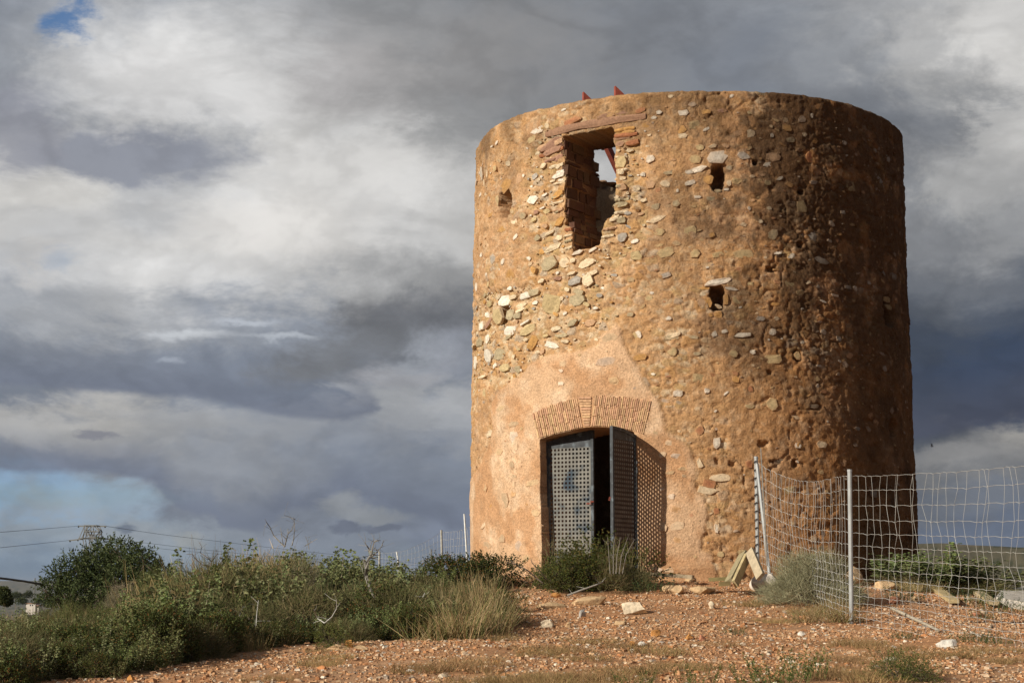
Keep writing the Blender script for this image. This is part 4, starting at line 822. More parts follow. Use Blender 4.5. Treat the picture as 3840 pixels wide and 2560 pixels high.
# ------------------------------------------------------------------ door leaves (perforated steel in angle frames)
def plane_hit(px, py, P0, n):
    d = ray(px, py); return d * ((P0 @ n) / (d @ n))
J1 = tpos(tw(2026, 1850)[0], 1.2); J2 = tpos(tw(2388, 1850)[0], 1.2)
ch = J2 - J1; ch[2] = 0; W_ = np.linalg.norm(ch); ch /= W_; inn = np.array([-ch[1], ch[0], 0.])
if inn[1] < 0: inn = -inn
PL = J1 + inn * .20
zb = .10
def leaf(name, A, B, ztopA, ztopB, cell_px_dir, label, handle_side, arch=0.0, pmat='doorpanel'):
    """hinged leaf between vertical axes A and B (xy); returns door object"""
    A = np.array([A[0], A[1], 0.]); B = np.array([B[0], B[1], 0.]); u = B - A; L = np.linalg.norm(u); u /= L; nrm = np.cross(u, (0, 0, 1.))
    up = np.array([0, 0, 1.])
    d = empty(name, (A + B) / 2 + up * zb, tower); d.location = tuple((A + B) / 2 + up * zb - world_loc(tower))
    if label: d['label'] = label
    zt = lambda t: ztopA * (1 - t) + ztopB * t + arch * math.sin(PI * t)
    P = lambda x, z, k=0.: A + u * x + up * z + nrm * k
    fw = .045; f = MB()
    f.bar(P(fw / 2, zb), P(fw / 2, zt(0)), fw, fw, u); f.bar(P(L - fw / 2, zb), P(L - fw / 2, zt(1)), fw, fw, u)
    for i in range(6):
        t0, t1 = i / 6, (i + 1) / 6
        f.bar(P(fw + (L - 2 * fw) * t0, zt(t0) - fw / 2), P(fw + (L - 2 * fw) * t1, zt(t1) - fw / 2), fw, fw * .98, up)
    f.bar(P(fw, zb + fw / 2), P(L - fw, zb + fw / 2), fw * .9, fw, up)
    zp = min(ztopA, ztopB) - .10
    # solid cover plate between the mesh and the arched top
    V = []
    nseg = 6
    for i in range(nseg + 1):
        t = i / nseg; x = fw + (L - 2 * fw) * t
        V += [P(x, zp - .004, .006), P(x, zt(t) - fw, .006), P(x, zt(t) - fw, -.006), P(x, zp - .004, -.006)]
    f.add(np.array(V), [(i * 4 + j, i * 4 + (j + 1) % 4, i * 4 + 4 + (j + 1) % 4, i * 4 + 4 + j) for i in range(nseg) for j in range(4)] + [(0, 1, 2, 3)[::-1], tuple(nseg * 4 + j for j in range(4))])
    f.build('frame', M['doorframe'], d)
    # perforated plate: square cells with a square hole each
    pitch = .0635; nc = int((L - 2 * fw) / pitch); px0 = (L - nc * pitch) / 2; nr = int((zp - zb - fw) / pitch); m = MB(); hole = .034
    Vv, Ff = [], []
    k0 = 0
    for r in range(nr):
        for c in range(nc):
            x0 = px0 + c * pitch; x1 = x0 + pitch; z1 = zp - r * pitch; z0 = z1 - pitch
            if c == 0: xa = fw
            else: xa = x0
            xb = L - fw if c == nc - 1 else x1
            hx0, hx1 = x0 + (pitch - hole) / 2, x0 + (pitch + hole) / 2; hz0, hz1 = z0 + (pitch - hole) / 2, z0 + (pitch + hole) / 2
            for k in (.003, -.003):
                Vv += [P(xa, z0, k), P(xb, z0, k), P(xb, z1, k), P(xa, z1, k), P(hx0, hz0, k), P(hx1, hz0, k), P(hx1, hz1, k), P(hx0, hz1, k)]
            for q in range(4):
                e = (q + 1) % 4
                Ff.append((k0 + q, k0 + e, k0 + 4 + e, k0 + 4 + q)); Ff.append((k0 + 8 + e, k0 + 8 + q, k0 + 12 + q, k0 + 12 + e)); Ff.append((k0 + 4 + q, k0 + 4 + e, k0 + 12 + e, k0 + 12 + q))
            k0 += 16
    mesh_np('perforated_panel', np.array(Vv), np.array(Ff), M[pmat], d)
    h = MB(); hx = L - fw / 2 if handle_side > 0 else fw / 2
    h.box(P(hx, 1.25, .028), (.05, .05, .02)); h.tube([P(hx, 1.22, .035), P(hx, 1.22, .06), P(hx - .08 * handle_side, 1.22, .06)], .008, 6)
    h.build('handle', M['redsteel'], d)
    return d, P
LA = plane_hit(2047, 1850, PL, inn); LB = plane_hit(2228, 1850, PL, inn); RBp = plane_hit(2393, 1850, PL, inn)
zt_l = plane_hit(2050, 1652, PL, inn)[2]; zt_m = plane_hit(2226, 1612, PL, inn)[2]
leaf('door', LA, LB, zt_l - .02, zt_m - .0, 1, 'closed left leaf of perforated steel', 1, .015)
wl = .765
Hn = J2 - inn * .01 - ch * .02
# free edge of the open leaf: on the ray of photo column 2292, at leaf width from the hinge, nearer to the camera
d_ = ray(2292, 1596); best = None
for D in np.arange(24.5, 27.5, .004):
    q = d_ * (D / d_[1]); e = abs(np.linalg.norm((q - Hn)[:2]) - wl)
    if best is None or e < best[0]: best = (e, q) if D < Hn[1] else best
Pf = best[1]
z_h = at(2382, 1630, Hn[1])[2]
leaf('door', Hn, Pf, z_h, Pf[2], 1, 'right leaf of perforated steel standing open', 1, .02, 'doorinner')
# lock-side frame of the doorway
f = MB()
f.bar(LA - ch * .03 + (0, 0, 0), np.array([LA[0], LA[1], zt_l]) - ch * .03, .05, .05, ch)
V = f.v[0]; f.v[0] = np.array([[v[0], v[1], zb if v[2] < 1.0 or v[2] < LA[2] + .01 and False else v[2]] for v in V])
f = MB(); a_ = LA.copy() - ch * .03; f.bar((a_[0], a_[1], zb), (a_[0], a_[1], zt_l), .05, .05, ch)
a_ = RBp.copy() + ch * .0; f.bar((a_[0], a_[1], zb), (a_[0], a_[1], zt_l - .05), .05, .05, ch)
f.build('door_frame', M['doorframe'], tower)

# inside: plank floor and two red steel rafters poking over the rim
fm = MB(); zf = 4.72
for i in range(16):
    y = -2.6 + i * .34; hw = math.sqrt(max(.01, 2.62 ** 2 - y * y))
    if hw > .5: fm = MB(); fm.box((TC[0], TC[1] + y, zf), (2 * hw, .325, .05)); fm.build('floor_board', M['darkwood'], tower)
fm = MB(); a = at(2190, 872, 28.3); b = at(2290, 842, 28.6); fm.bar(a, b + (b - a) * .6, .10, .045, col=(.5, .42, .28)); fm.build('loose_board', M['plank'], tower)
def steel(a, b, wd, hh, name='roof_beam'):
    """red steel section with its upper end cut plumb"""
    a = np.asarray(a, float); b = np.asarray(b, float); d = (b - a) / np.linalg.norm(b - a)
    x = np.cross(d, (0, 0, 1.)); x /= np.linalg.norm(x); v = np.array([0, 0, 1.])
    V = []
    for s_ in (-1, 1):
        for t_ in (-1, 0): V += [a + x * s_ * wd / 2 + v * t_ * hh, b + x * s_ * wd / 2 + v * t_ * hh]
    m = MB(); m.add(np.array(V), [(0, 2, 6, 4), (1, 5, 7, 3), (0, 4, 5, 1), (2, 3, 7, 6), (0, 1, 3, 2), (4, 6, 7, 5)])
    return m.build(name, M['redsteel'], tower)
for (x, y, L) in ((2186, 346, .62), (2305, 324, .7)):
    a = at(x, y, 27.75); steel(a, a + np.array([.74, .22, -.66]) * L, .07, .26)
a = at(2262, 500, 29.2); b = at(2372, 735, 29.9); steel(a, b, .08, .17)

# ------------------------------------------------------------------ stones on the ground
ICO = None
def rock_mesh(seed, sub=1, flat=.6, rough_=.25):
    """angular lump, unit radius"""
    import bmesh
    bm = bmesh.new(); bmesh.ops.create_icosphere(bm, subdivisions=sub, radius=1.0)
    r = np.random.default_rng(seed); V = np.array([v.co[:] for v in bm.verts]); F_ = np.array([[v.index for v in f.verts] for f in bm.faces]); bm.free()
    for _ in range(13 if sub > 1 else 7):    # chop with planes for facets
        n = r.normal(size=3); n /= np.linalg.norm(n); d = r.uniform(.42, .78); k = V @ n; m = k > d; V[m] -= np.outer(k[m] - d, n)
    V *= 1 + r.uniform(-rough_, rough_, (len(V), 1)) * .35
    V[:, 2] *= flat; return V, F_
def ang_px(x, y): return 1920 + F * (x / y) / math.cos(PITCH)
def in_tower(x, y, m=0.0): return np.hypot(x - TC[0], y - TC[1]) < 3.72 + m
STC = [(.52, .27, .13), (.50, .22, .09), (.62, .44, .28), (.70, .60, .46), (.42, .20, .10), (.56, .33, .17), (.40, .33, .27), (.58, .36, .20)]
rock_cols = {'orange': (.52, .25, .08), 'tan': (.56, .38, .21), 'pale': (.66, .54, .38), 'white': (.74, .68, .58), 'red': (.42, .19, .11), 'grey': (.40, .37, .33), 'brown': (.40, .26, .15)}
def rock(px, py, w_, h_, colr, label, rot=0., seed=None, flat=None, D=None, depth=.8, sub=3, cat='rock', name='rock', group=None):
    g_ = ground_at(px, py) if D is None else np.array([at(px, py, D)[0], D, 0])
    D = g_[1]; s = D / F
    seed = seed or int(px * 3 + py)
    V, F_ = rock_mesh(seed, sub, 1.0, .07)
    r = np.random.default_rng(seed)
    V = V + .16 * np.stack([vnoise2(V[:, 1] * 3 + 9, V[:, 2] * 3 + q, seed) for q in (1, 20, 40)], -1)
    wx, hz_ = w_ * s / 2, h_ * s
    V = V * np.array([wx, wx * depth, hz_ * .72])
    c, s_ = math.cos(rot), math.sin(rot); V = V @ np.array([[c, s_, 0], [-s_, c, 0], [0, 0, 1]])
    base = hz(g_[0], g_[1])
    V = V + np.array([g_[0], g_[1], base + hz_ * .28])
    col = np.array(rock_cols[colr]) * (1 + r.uniform(-.08, .08, (len(V), 1)))
    o = mesh_np(name, V, F_, M['rock'], cols=col)
    return tag(o, label, cat, group)
rock(2380, 2300, 135, 62, 'pale', 'large pale boulder half sunk in the gravel below the door bush', flat=.5)
rock(2205, 2268, 190, 44, 'tan', 'long tan slab of rock at the foot of the door bush', rot=.12, depth=.35)
rock(2060, 2280, 170, 30, 'tan', 'low flat ochre ledge stone left of the tan slab', rot=.25, depth=.35)
rock(2180, 2262, 40, 30, 'grey', 'small grey stone lying on the tan slab', D=21.9)
rock(2048, 2352, 66, 36, 'pale', 'wedge shaped pale stone in the gravel below the tower door')
rock(2130, 2352, 36, 20, 'tan', 'small tan block beside the pale wedge stone')
rock(2330, 2345, 74, 26, 'tan', 'flat tan stone lying below the large pale boulder')
rock(2085, 2240, 42, 22, 'orange', 'orange stone at the left foot of the door bush')
rock(2460, 2386, 42, 28, 'orange', 'bright orange angular stone alone in mid gravel')
rock(2585, 2398, 34, 26, 'orange', 'left one of two orange stones in the open gravel')
rock(2632, 2402, 32, 28, 'red', 'right one of two orange stones, redder, in the open gravel')
rock(2370, 2420, 34, 26, 'orange', 'rusty stone beside a white chip near the foreground grass')
rock(2408, 2424, 40, 18, 'white', 'white chip of stone beside the rusty foreground stone')
rock(2525, 2225, 90, 40, 'tan', 'yellowish rock just in front of the footing by the planks')
rock(2640, 2225, 130, 40, 'tan', 'broad low ochre rock in front of the leaning planks')
rock(2495, 2172, 30, 26, 'orange', 'upright orange cobble against the tower footing')
rock(2590, 2180, 60, 24, 'tan', 'rounded tan stone by the tower footing near the planks')
rock(2670, 2280, 40, 28, 'pale', 'pink pale stone below the leaning planks')
rock(3550, 2424, 80, 34, 'white', 'white flat rock in the foreground below the wire fence')
rock(3350, 2430, 36, 14, 'white', 'thin white flake left of the white flat rock')
rock(3008, 2382, 36, 18, 'white', 'white pebble on the gravel left of the fence post')
rock(3014, 2328, 22, 24, 'orange', 'brown stone standing in the dry grass left of the post')
rock(2906, 2232, 18, 22, 'orange', 'small orange stone beside the white boulder')
rock(2912, 2254, 40, 16, 'white', 'flat cream stone in front of the white boulder')
rock(3242, 2242, 56, 26, 'pale', 'cream block lying behind the fence post')
rock(3316, 2212, 96, 40, 'tan', 'brown domed boulder behind the fence right of the post')
rock(3200, 2190, 110, 76, 'tan', 'big reddish boulder behind the grey round bush')
rock(3345, 2262, 60, 30, 'red', 'red block with a shadowed side behind the wire fence')
rock(3430, 2255, 66, 24, 'tan', 'flat tan stone left of the crossed planks')
rock(3668, 2314, 50, 26, 'red', 'squared red stone on the gravel right of the crossed planks')
rock(1890, 2262, 80, 22, 'pale', 'whitish flat stone at the right end of the thicket')
rock(1310, 2428, 50, 34, 'orange', 'orange lump at the gravel edge below the thicket')
rock(1265, 2436, 90, 24, 'tan', 'flat pinkish rock at the gravel edge below the thicket')
rock(1356, 2438, 60, 20, 'tan', 'low pinkish rock right of the orange lump')
rock(1508, 2424, 22, 16, 'red', 'little red stone on the gravel below the dry grass')
rock(1540, 2518, 44, 14, 'white', 'white flat stone in the left foreground gravel')
rock(1665, 2540, 44, 16, 'pale', 'cream flat stone in the foreground near the bottom edge')
rock(1862, 2490, 30, 18, 'orange', 'orange pebble in the foreground below the tower corner')
rock(490, 2556, 46, 30, 'orange', 'orange rock at the bottom edge by the thicket')
rock(170, 2480, 44, 24, 'tan', 'tan rock lying among bushes at the far left')
rock(3600, 2202, 60, 46, 'tan', 'dusty boulder under the green bush behind the fence')
rock(3655, 2196, 46, 20, 'white', 'pale stone under the right side of the green bush')
for i, (px, py, w_, h_, c) in enumerate([(3700, 2232, 70, 40, 'orange'), (3755, 2222, 70, 50, 'orange'), (3800, 2240, 80, 44, 'tan'), (3845, 2226, 60, 40, 'orange'), (3830, 2250, 50, 24, 'orange')]):
    rock(px, py, w_, h_, c, ['left end rock of the orange rubble heap', 'tallest orange rock of the rubble heap', 'tan rock in the middle of the orange rubble heap', 'right end rock of the orange rubble heap', 'small front rock of the orange rubble heap'][i] + ' behind the fence', group='rocks heaped behind the fence')
# pale boulder at the foot of the brace pole
def boulder():
    c = ground_at(2882, 2216); V, F_ = rock_mesh(91, 4, 1.0, 0.0)
    an = np.arctan2(V[:, 1], V[:, 0]); z = V[:, 2]
    V = V * np.array([.235, .18, .19]); V[:, 0] *= np.interp(z, [-1, -.3, .9], [1.15, 1.05, .5])
    V += .018 * np.stack([vnoise2(z * 2 + q, an * 1.5, 77) for q in (1, 20, 40)], -1)
    V += c + np.array([-.02, .05, .14])
    o = mesh_np('boulder', V, F_, M['rock'], cols=np.tile([.74, .66, .55], (len(V), 1)), smooth=True)
    tag(o, 'smooth white boulder between the leaning planks and the grey round bush', 'boulder')
boulder()
# individually placed loose stones
protos = [rock_mesh(200 + i, 1, .6, .2) for i in range(10)]
pm = []
for i, (V, F_) in enumerate(protos):
    col = np.array(STC[i % 8]) * (1 + RNG.uniform(-.1, .1, (len(V), 1)))
    o = mesh_np('loose_stone', V, F_, M['pebble'], cols=col, origin=(0, 0, 0)); pm.append(o)
def open_ground(x, y):
    px = ang_px(x, y)
    return (y < 27.3) & ~in_tower(x, y, .05) & ((y < front_d(px) - .05) | (px > 1895))
cnt = 0
while cnt < 240:
    y = RNG.uniform(13.6, 26.0); px = RNG.uniform(100, 3950); x = (px - 1920) / F * math.cos(PITCH) * y
    if not open_ground(np.array(x), np.array(y)): continue
    if cnt < 10: o = pm[cnt]
    else: o = pm[RNG.integers(10)].copy(); COL.objects.link(o)
    s = float(np.clip(RNG.lognormal(-3.45, .32), .018, .07)); o.scale = (s * RNG.uniform(.8, 1.4), s, s * RNG.uniform(.6, 1.1))
    o.rotation_euler = (RNG.uniform(-.4, .4), RNG.uniform(-.4, .4), RNG.uniform(0, 6.3)); o.location = (x, y, hz(x, y) + s * .2)
    tag(o, 'small loose stone lying in the open on the red gravel', 'stone', 'small stones scattered on the gravel'); cnt += 1
# gravel
def gravel():
    N = 105000
    y = np.sqrt(RNG.uniform(12.9 ** 2, 27.3 ** 2, N)); px = RNG.uniform(-60, 3950, N); x = (px - 1920) / F * math.cos(PITCH) * y
    k = open_ground(x, y); 
    dens = fbm(x * .8 + 4, y * .8, 4, 71) + .5 * fbm(x * 3, y * 3, 3, 72); k &= (RNG.random(N) < np.clip(.66 + .95 * dens, .10, 1))
    x, y = x[k], y[k]; n = len(x); z = height(x, y)
    s = np.clip(RNG.lognormal(-4.50, .42, n), .005, .034)
    base = np.array([(-1, -1, -.6), (1, -1, -.6), (1, 1, -.6), (-1, 1, -.6), (-.8, -.8, .7), (.8, -.8, .7), (.8, .8, .7), (-.8, .8, .7)])
    V = base[None] * RNG.uniform(.55, 1.15, (n, 8, 3)); V *= np.stack([np.ones(n), RNG.uniform(.6, 1.0, n), RNG.uniform(.4, .9, n)], -1)[:, None, :]
    th = RNG.uniform(0, 6.283, n); c, s_ = np.cos(th), np.sin(th)
    tl = RNG.uniform(-.5, .5, n); ct, stt = np.cos(tl), np.sin(tl)
    X, Y, Z = V[..., 0], V[..., 1], V[..., 2]
    Y2 = Y * ct[:, None] - Z * stt[:, None]; Z2 = Y * stt[:, None] + Z * ct[:, None]
    X3 = X * c[:, None] - Y2 * s_[:, None]; Y3 = X * s_[:, None] + Y2 * c[:, None]
    V = np.stack([X3, Y3, Z2], -1) * s[:, None, None] + np.stack([x, y, z + s * .25], -1)[:, None, :]
    Fb = np.array(BOXF[1:]); Q = (Fb[None] + (np.arange(n) * 8)[:, None, None]).reshape(-1, 4)
    pal = np.array([(.46, .245, .12), (.51, .29, .15), (.43, .20, .09), (.53, .35, .20), (.57, .42, .28), (.68, .59, .46), (.36, .20, .11), (.38, .30, .23)])
    ci = RNG.choice(8, n, p=[.24, .2, .14, .15, .12, .045, .07, .035]); C_ = pal[ci] * RNG.uniform(.8, 1.15, (n, 1))
    C_ = np.repeat(C_, 8, 0)
    o = mesh_np('gravel', V.reshape(-1, 3), Q, M['pebble'], cols=C_, origin=(0, 0, 0)); 
    tag(o, 'loose orange gravel covering the ground in front of the tower', 'gravel', kind='stuff')
gravel()

# ------------------------------------------------------------------ vegetation builders
def unit(v): return v / (np.linalg.norm(v, axis=-1, keepdims=True) + 1e-9)
def leaves(P, D, L, Wd, cols, fold=.25, rng=RNG):
    """P base points, D directions, L lengths, Wd widths -> rhombic folded leaves (2 quads-> 4 verts, 2 tris)"""
    n = len(P); D = unit(D); side = unit(np.cross(D, unit(rng.normal(size=(n, 3))))); up = np.cross(side, D)
    L = np.broadcast_to(L, (n,))[:, None]; Wd = np.broadcast_to(Wd, (n,))[:, None]
    a = P; b = P + D * L * .45 + side * Wd * .5 + up * Wd * fold; c = P + D * L; d = P + D * L * .45 - side * Wd * .5 + up * Wd * fold
    V = np.stack([a, b, c, d], 1).reshape(-1, 3); i = (np.arange(n) * 4)[:, None]
    T = np.concatenate([i + np.array([[0, 1, 2]]), i + np.array([[0, 2, 3]])], 0)
    return V, T, np.repeat(cols, 4, 0)
def blades(P, D, L, wd, cols, bend, seg=3, rng=RNG):
    """thin tapering stalks as crossed ribbons would be too heavy: one three sided needle each"""
    n = len(P); D = unit(D); out = []
    bd = unit(rng.normal(size=(n, 3)) * np.array([1, 1, .15])) * np.broadcast_to(bend, (n,))[:, None]
    s1 = unit(np.cross(D, rng.normal(size=(n, 3)))); s2 = np.cross(D, s1)
    L = np.broadcast_to(L, (n,))[:, None]
    V = []
    for k in range(seg + 1):
        t = k / seg; c = P + D * L * t + bd * L * t * t; w_ = wd * (1 - .8 * t)
        for a in range(3):
            an = a * 2.0944; V.append(c + (s1 * math.cos(an) + s2 * math.sin(an)) * w_)
    V = np.stack(V, 1)     # n,(seg+1)*3,3
    F_ = []
    for k in range(seg):
        for a in range(3):
            b = (a + 1) % 3; F_.append((k * 3 + a, k * 3 + b, k * 3 + 3 + b, k * 3 + 3 + a))
    F_ = np.array(F_); m = (seg + 1) * 3
    Q = (F_[None] + (np.arange(n) * m)[:, None, None]).reshape(-1, 4)
    return V.reshape(-1, 3), Q, np.repeat(cols, m, 0)
def cvar(base, n, v=.2, hue=.08, rng=RNG):
    b = np.array(base, float) * np.array([1.22, 1.18, .95]); return np.clip(b * (1 + rng.uniform(-v, v, (n, 1))) * (1 + rng.uniform(-hue, hue, (n, 3))), .005, .9)
def cpick(list_, p, n, v=.2, rng=RNG):
    c = np.array(list_)[rng.choice(len(list_), n, p=p)] * np.array([1.30, 1.20, 1.0]); return np.clip(c * (1 + rng.uniform(-v, v, (n, 1))), .005, .9)
class Plant:
    def __init__(s, name, label=None, cat='plant', group=None):
        s.root = empty(name); tag(s.root, label, cat, group)
    def part(s, name, pieces, mat):
        V = []; F3 = []; F4 = []; C_ = []; n = 0
        for v, f, c in pieces:
            (F3 if f.shape[1] == 3 else F4).append(f + n); V.append(v); C_.append(np.broadcast_to(c, (len(v), 3))); n += len(v)
        fl = []
        if F3: fl.append(np.concatenate(F3))
        if F4: fl.append(np.concatenate(F4))
        o = mesh_np(name, np.concatenate(V), fl, mat, s.root, np.concatenate(C_), origin=(0, 0, 0)); o['kind'] = 'stuff'; return o
def tubes_np(mb):
    return np.concatenate(mb.v), mb.f
def branchy(mb, p, d, L, r, depth, rng, spread=.6, up=.15, kids=(2, 4), wig=.18, tips=None, minr=.0012):
    n = 5; pts = [np.array(p, float)]; dd = np.array(d, float)
    for i in range(n):
        dd = dd + rng.normal(size=3) * wig; dd[2] += up * .3; dd /= np.linalg.norm(dd); pts.append(pts[-1] + dd * L / n)
    mb.tube(pts, np.linspace(r, max(r * .55, minr), n + 1), 4 if r < .012 else 6, caps=False)
    if depth <= 0:
        if tips is not None: tips.append((pts[-1], dd))
        return
    for k in range(rng.integers(*kids)):
        t = rng.integers(2, n + 1); nd = dd + rng.normal(size=3) * spread; nd[2] += up; nd /= np.linalg.norm(nd)
        branchy(mb, pts[t], nd, L * rng.uniform(.5, .8), r * .6, depth - 1, rng, spread, up, kids, wig, tips, minr)
    if tips is not None: tips.append((pts[-1], dd))

# --- leafy herb with tiers of drooping leaves, unit ~1 m tall
def make_herb(seed, green=(.12, .165, .06), tall=1.0, nst=8, spread=.22):
    r = np.random.default_rng(seed); p = Plant('leafy_herb'); LV = []; ST = []
    for i in range(nst):
        a = r.uniform(0, 6.28); R_ = spread * math.sqrt(r.random()); b = np.array([R_ * math.cos(a), R_ * math.sin(a), 0]); lean = np.array([math.cos(a) * .22, math.sin(a) * .22, 1.]) + r.normal(size=3) * .06
        H_ = tall * r.uniform(.6, 1.0); top = b + lean * H_
        v, q, c = blades(np.array([b]), np.array([lean]), H_ * 1.02, .006, cvar((.30, .24, .15) if r.random() < .6 else (.48, .44, .36), 1), 0.03, 4, r); ST.append((v, q, c))
        nt_ = int(H_ * 15)
        for k in range(nt_):
            t = .28 + .74 * (k / max(1, nt_ - 1)); c0 = b + lean * H_ * t; sz = (.064 if t < .8 else .048) * r.uniform(.8, 1.2); nl = r.integers(6, 10)
            an = r.uniform(0, 6.28, nl) ; dirs = np.stack([np.cos(an), np.sin(an), r.uniform(-.75, .35 if t > .85 else .05, nl)], -1)
            cols = cvar(green, nl, .28, .08, r) * (1.12 if t > .7 else .92)
            ST_off = dirs * sz * .18
            LV.append(leaves(c0 + ST_off + r.normal(size=(nl, 3)) * .012, dirs, sz * r.uniform(.8, 1.25, nl), sz * .78, cols, .18, r))
            if k % 2 == 0:   # side shoot
                d2 = np.array([math.cos(an[0]), math.sin(an[0]), .5]); e = c0 + d2 * .10; nl = 6; an = r.uniform(0, 6.28, nl)
                dirs = np.stack([np.cos(an), np.sin(an), r.uniform(-.6, .3, nl)], -1)
                LV.append(leaves(np.tile(e, (nl, 1)), dirs, sz * .75, sz * .6, cvar(green, nl, .25, .08, r), .18, r))
    # dry old leaves low down
    nl = 60; an = r.uniform(0, 6.28, nl); P_ = np.stack([np.cos(an) * spread * r.random(nl), np.sin(an) * spread * r.random(nl), r.uniform(.03, .4, nl)], -1)
    LV.append(leaves(P_, r.normal(size=(nl, 3)), .06, .04, cpick([(.20, .14, .07), (.07, .09, .03), (.13, .06, .03)], [.4, .45, .15], nl, .25, r), .2, r))
    p.part('foliage', LV, M['leaf']); p.part('stems', ST, M['dry']); return p.root
def make_grass(seed, n=260, tall=.7, spread=.16, cols=((.40, .31, .19), (.30, .24, .13), (.18, .18, .08)), pr=(.5, .3, .2), lean=.35, wd=.0035, name='dry_grass_tuft'):
    r = np.random.default_rng(seed); a = r.uniform(0, 6.28, n); R_ = spread * np.sqrt(r.random(n))
    nc_ = 11; cx = r.normal(size=(nc_, 2)) * spread * .55; ch_ = r.uniform(.45, 1.0, nc_); ck = r.integers(0, nc_, n)
    b = np.stack([cx[ck, 0] + R_ * .38 * np.cos(a), cx[ck, 1] + R_ * .38 * np.sin(a), -.02 + 0 * a], -1); d = np.stack([np.cos(a) * lean * r.random(n), np.sin(a) * lean * r.random(n), np.ones(n)], -1) + r.normal(size=(n, 3)) * .10
    L = tall * ch_[ck] * r.uniform(.30, 1.0, n) ** .8 * 1.12; pc = blades(b, d, L, wd, cpick(cols, pr, n, .2, r), r.uniform(0, .22, n), 3, r)
    # seed heads / little side twigs
    m = n // 2; t = r.uniform(.55, .95, m)[:, None]; pc2 = blades(b[:m] + unit(d[:m]) * L[:m, None] * t, unit(d[:m]) + r.normal(size=(m, 3)) * .5, L[:m] * .16, wd * .8, cpick(cols, pr, m, .2, r), .1, 1, r)
    p = Plant(name); p.part('blades', [pc, pc2], M['dry']); return p.root
def make_domeshrub(seed, n=2600, R_=1.0, col=((.20, .19, .135), (.27, .25, .19), (.13, .13, .08)), pr=(.5, .3, .2), name='grey_shrub', flat=.8, leafy=0, lcol=None, fine=.0028, tw_len=.30):
    """dome of fine twigs; unit radius"""
    r = np.random.default_rng(seed); p = Plant(name)
    mb = MB(); 
    for i in range(22):
        a = r.uniform(0, 6.28); e = r.uniform(.25, 1.5); d = np.array([math.cos(a) * math.cos(e), math.sin(a) * math.cos(e), math.sin(e)])
        pts = [np.array([0, 0, 0.])]; dd = d + np.array([0, 0, .4]); dd /= np.linalg.norm(dd)
        for k in range(5): dd = dd * .75 + d * .25 + r.normal(size=3) * .12; dd /= np.linalg.norm(dd); pts.append(pts[-1] + dd * R_ * .16)
        mb.tube(pts, np.linspace(.014, .005, 6), 4, caps=False)
    mb.build('stems', M['bark'], p.root, origin=(0, 0, 0))['kind'] = 'stuff'
    u = unit(r.normal(size=(n, 3))); u[:, 2] = np.abs(u[:, 2]) * 1.0 - .12; rad = R_ * (.42 + .50 * r.random(n) ** .6)
    bump_ = 1 + .14 * np.sin(u[:, 0] * 6 + seed) * np.cos(u[:, 1] * 7) + .10 * np.sin(u[:, 2] * 9 + 1)
    P_ = u * (rad * bump_)[:, None] * np.array([1, 1, flat]); P_[:, 2] += .10 * R_
    tone = np.clip(.7 + .5 * (rad / R_ - .4), .5, 1.1)[:, None]
    pcs = [blades(P_, unit(u + r.normal(size=(n, 3)) * .75 + np.array([0, 0, .3])), tw_len * R_ * r.uniform(.4, 1.0, n), fine, cpick(col, pr, n, .2, r), .18, 2, r)]
    if leafy:
        k = r.integers(0, n, leafy); Pl = P_[k] + r.normal(size=(leafy, 3)) * .05 * R_
        pcs.append(leaves(Pl, u[k] + r.normal(size=(leafy, 3)) * .8, .030, .012, cpick(lcol[0], lcol[1], leafy, .22, r), .2, r))
    p.part('foliage', pcs, M['leaf'] if leafy else M['dry']); return p.root
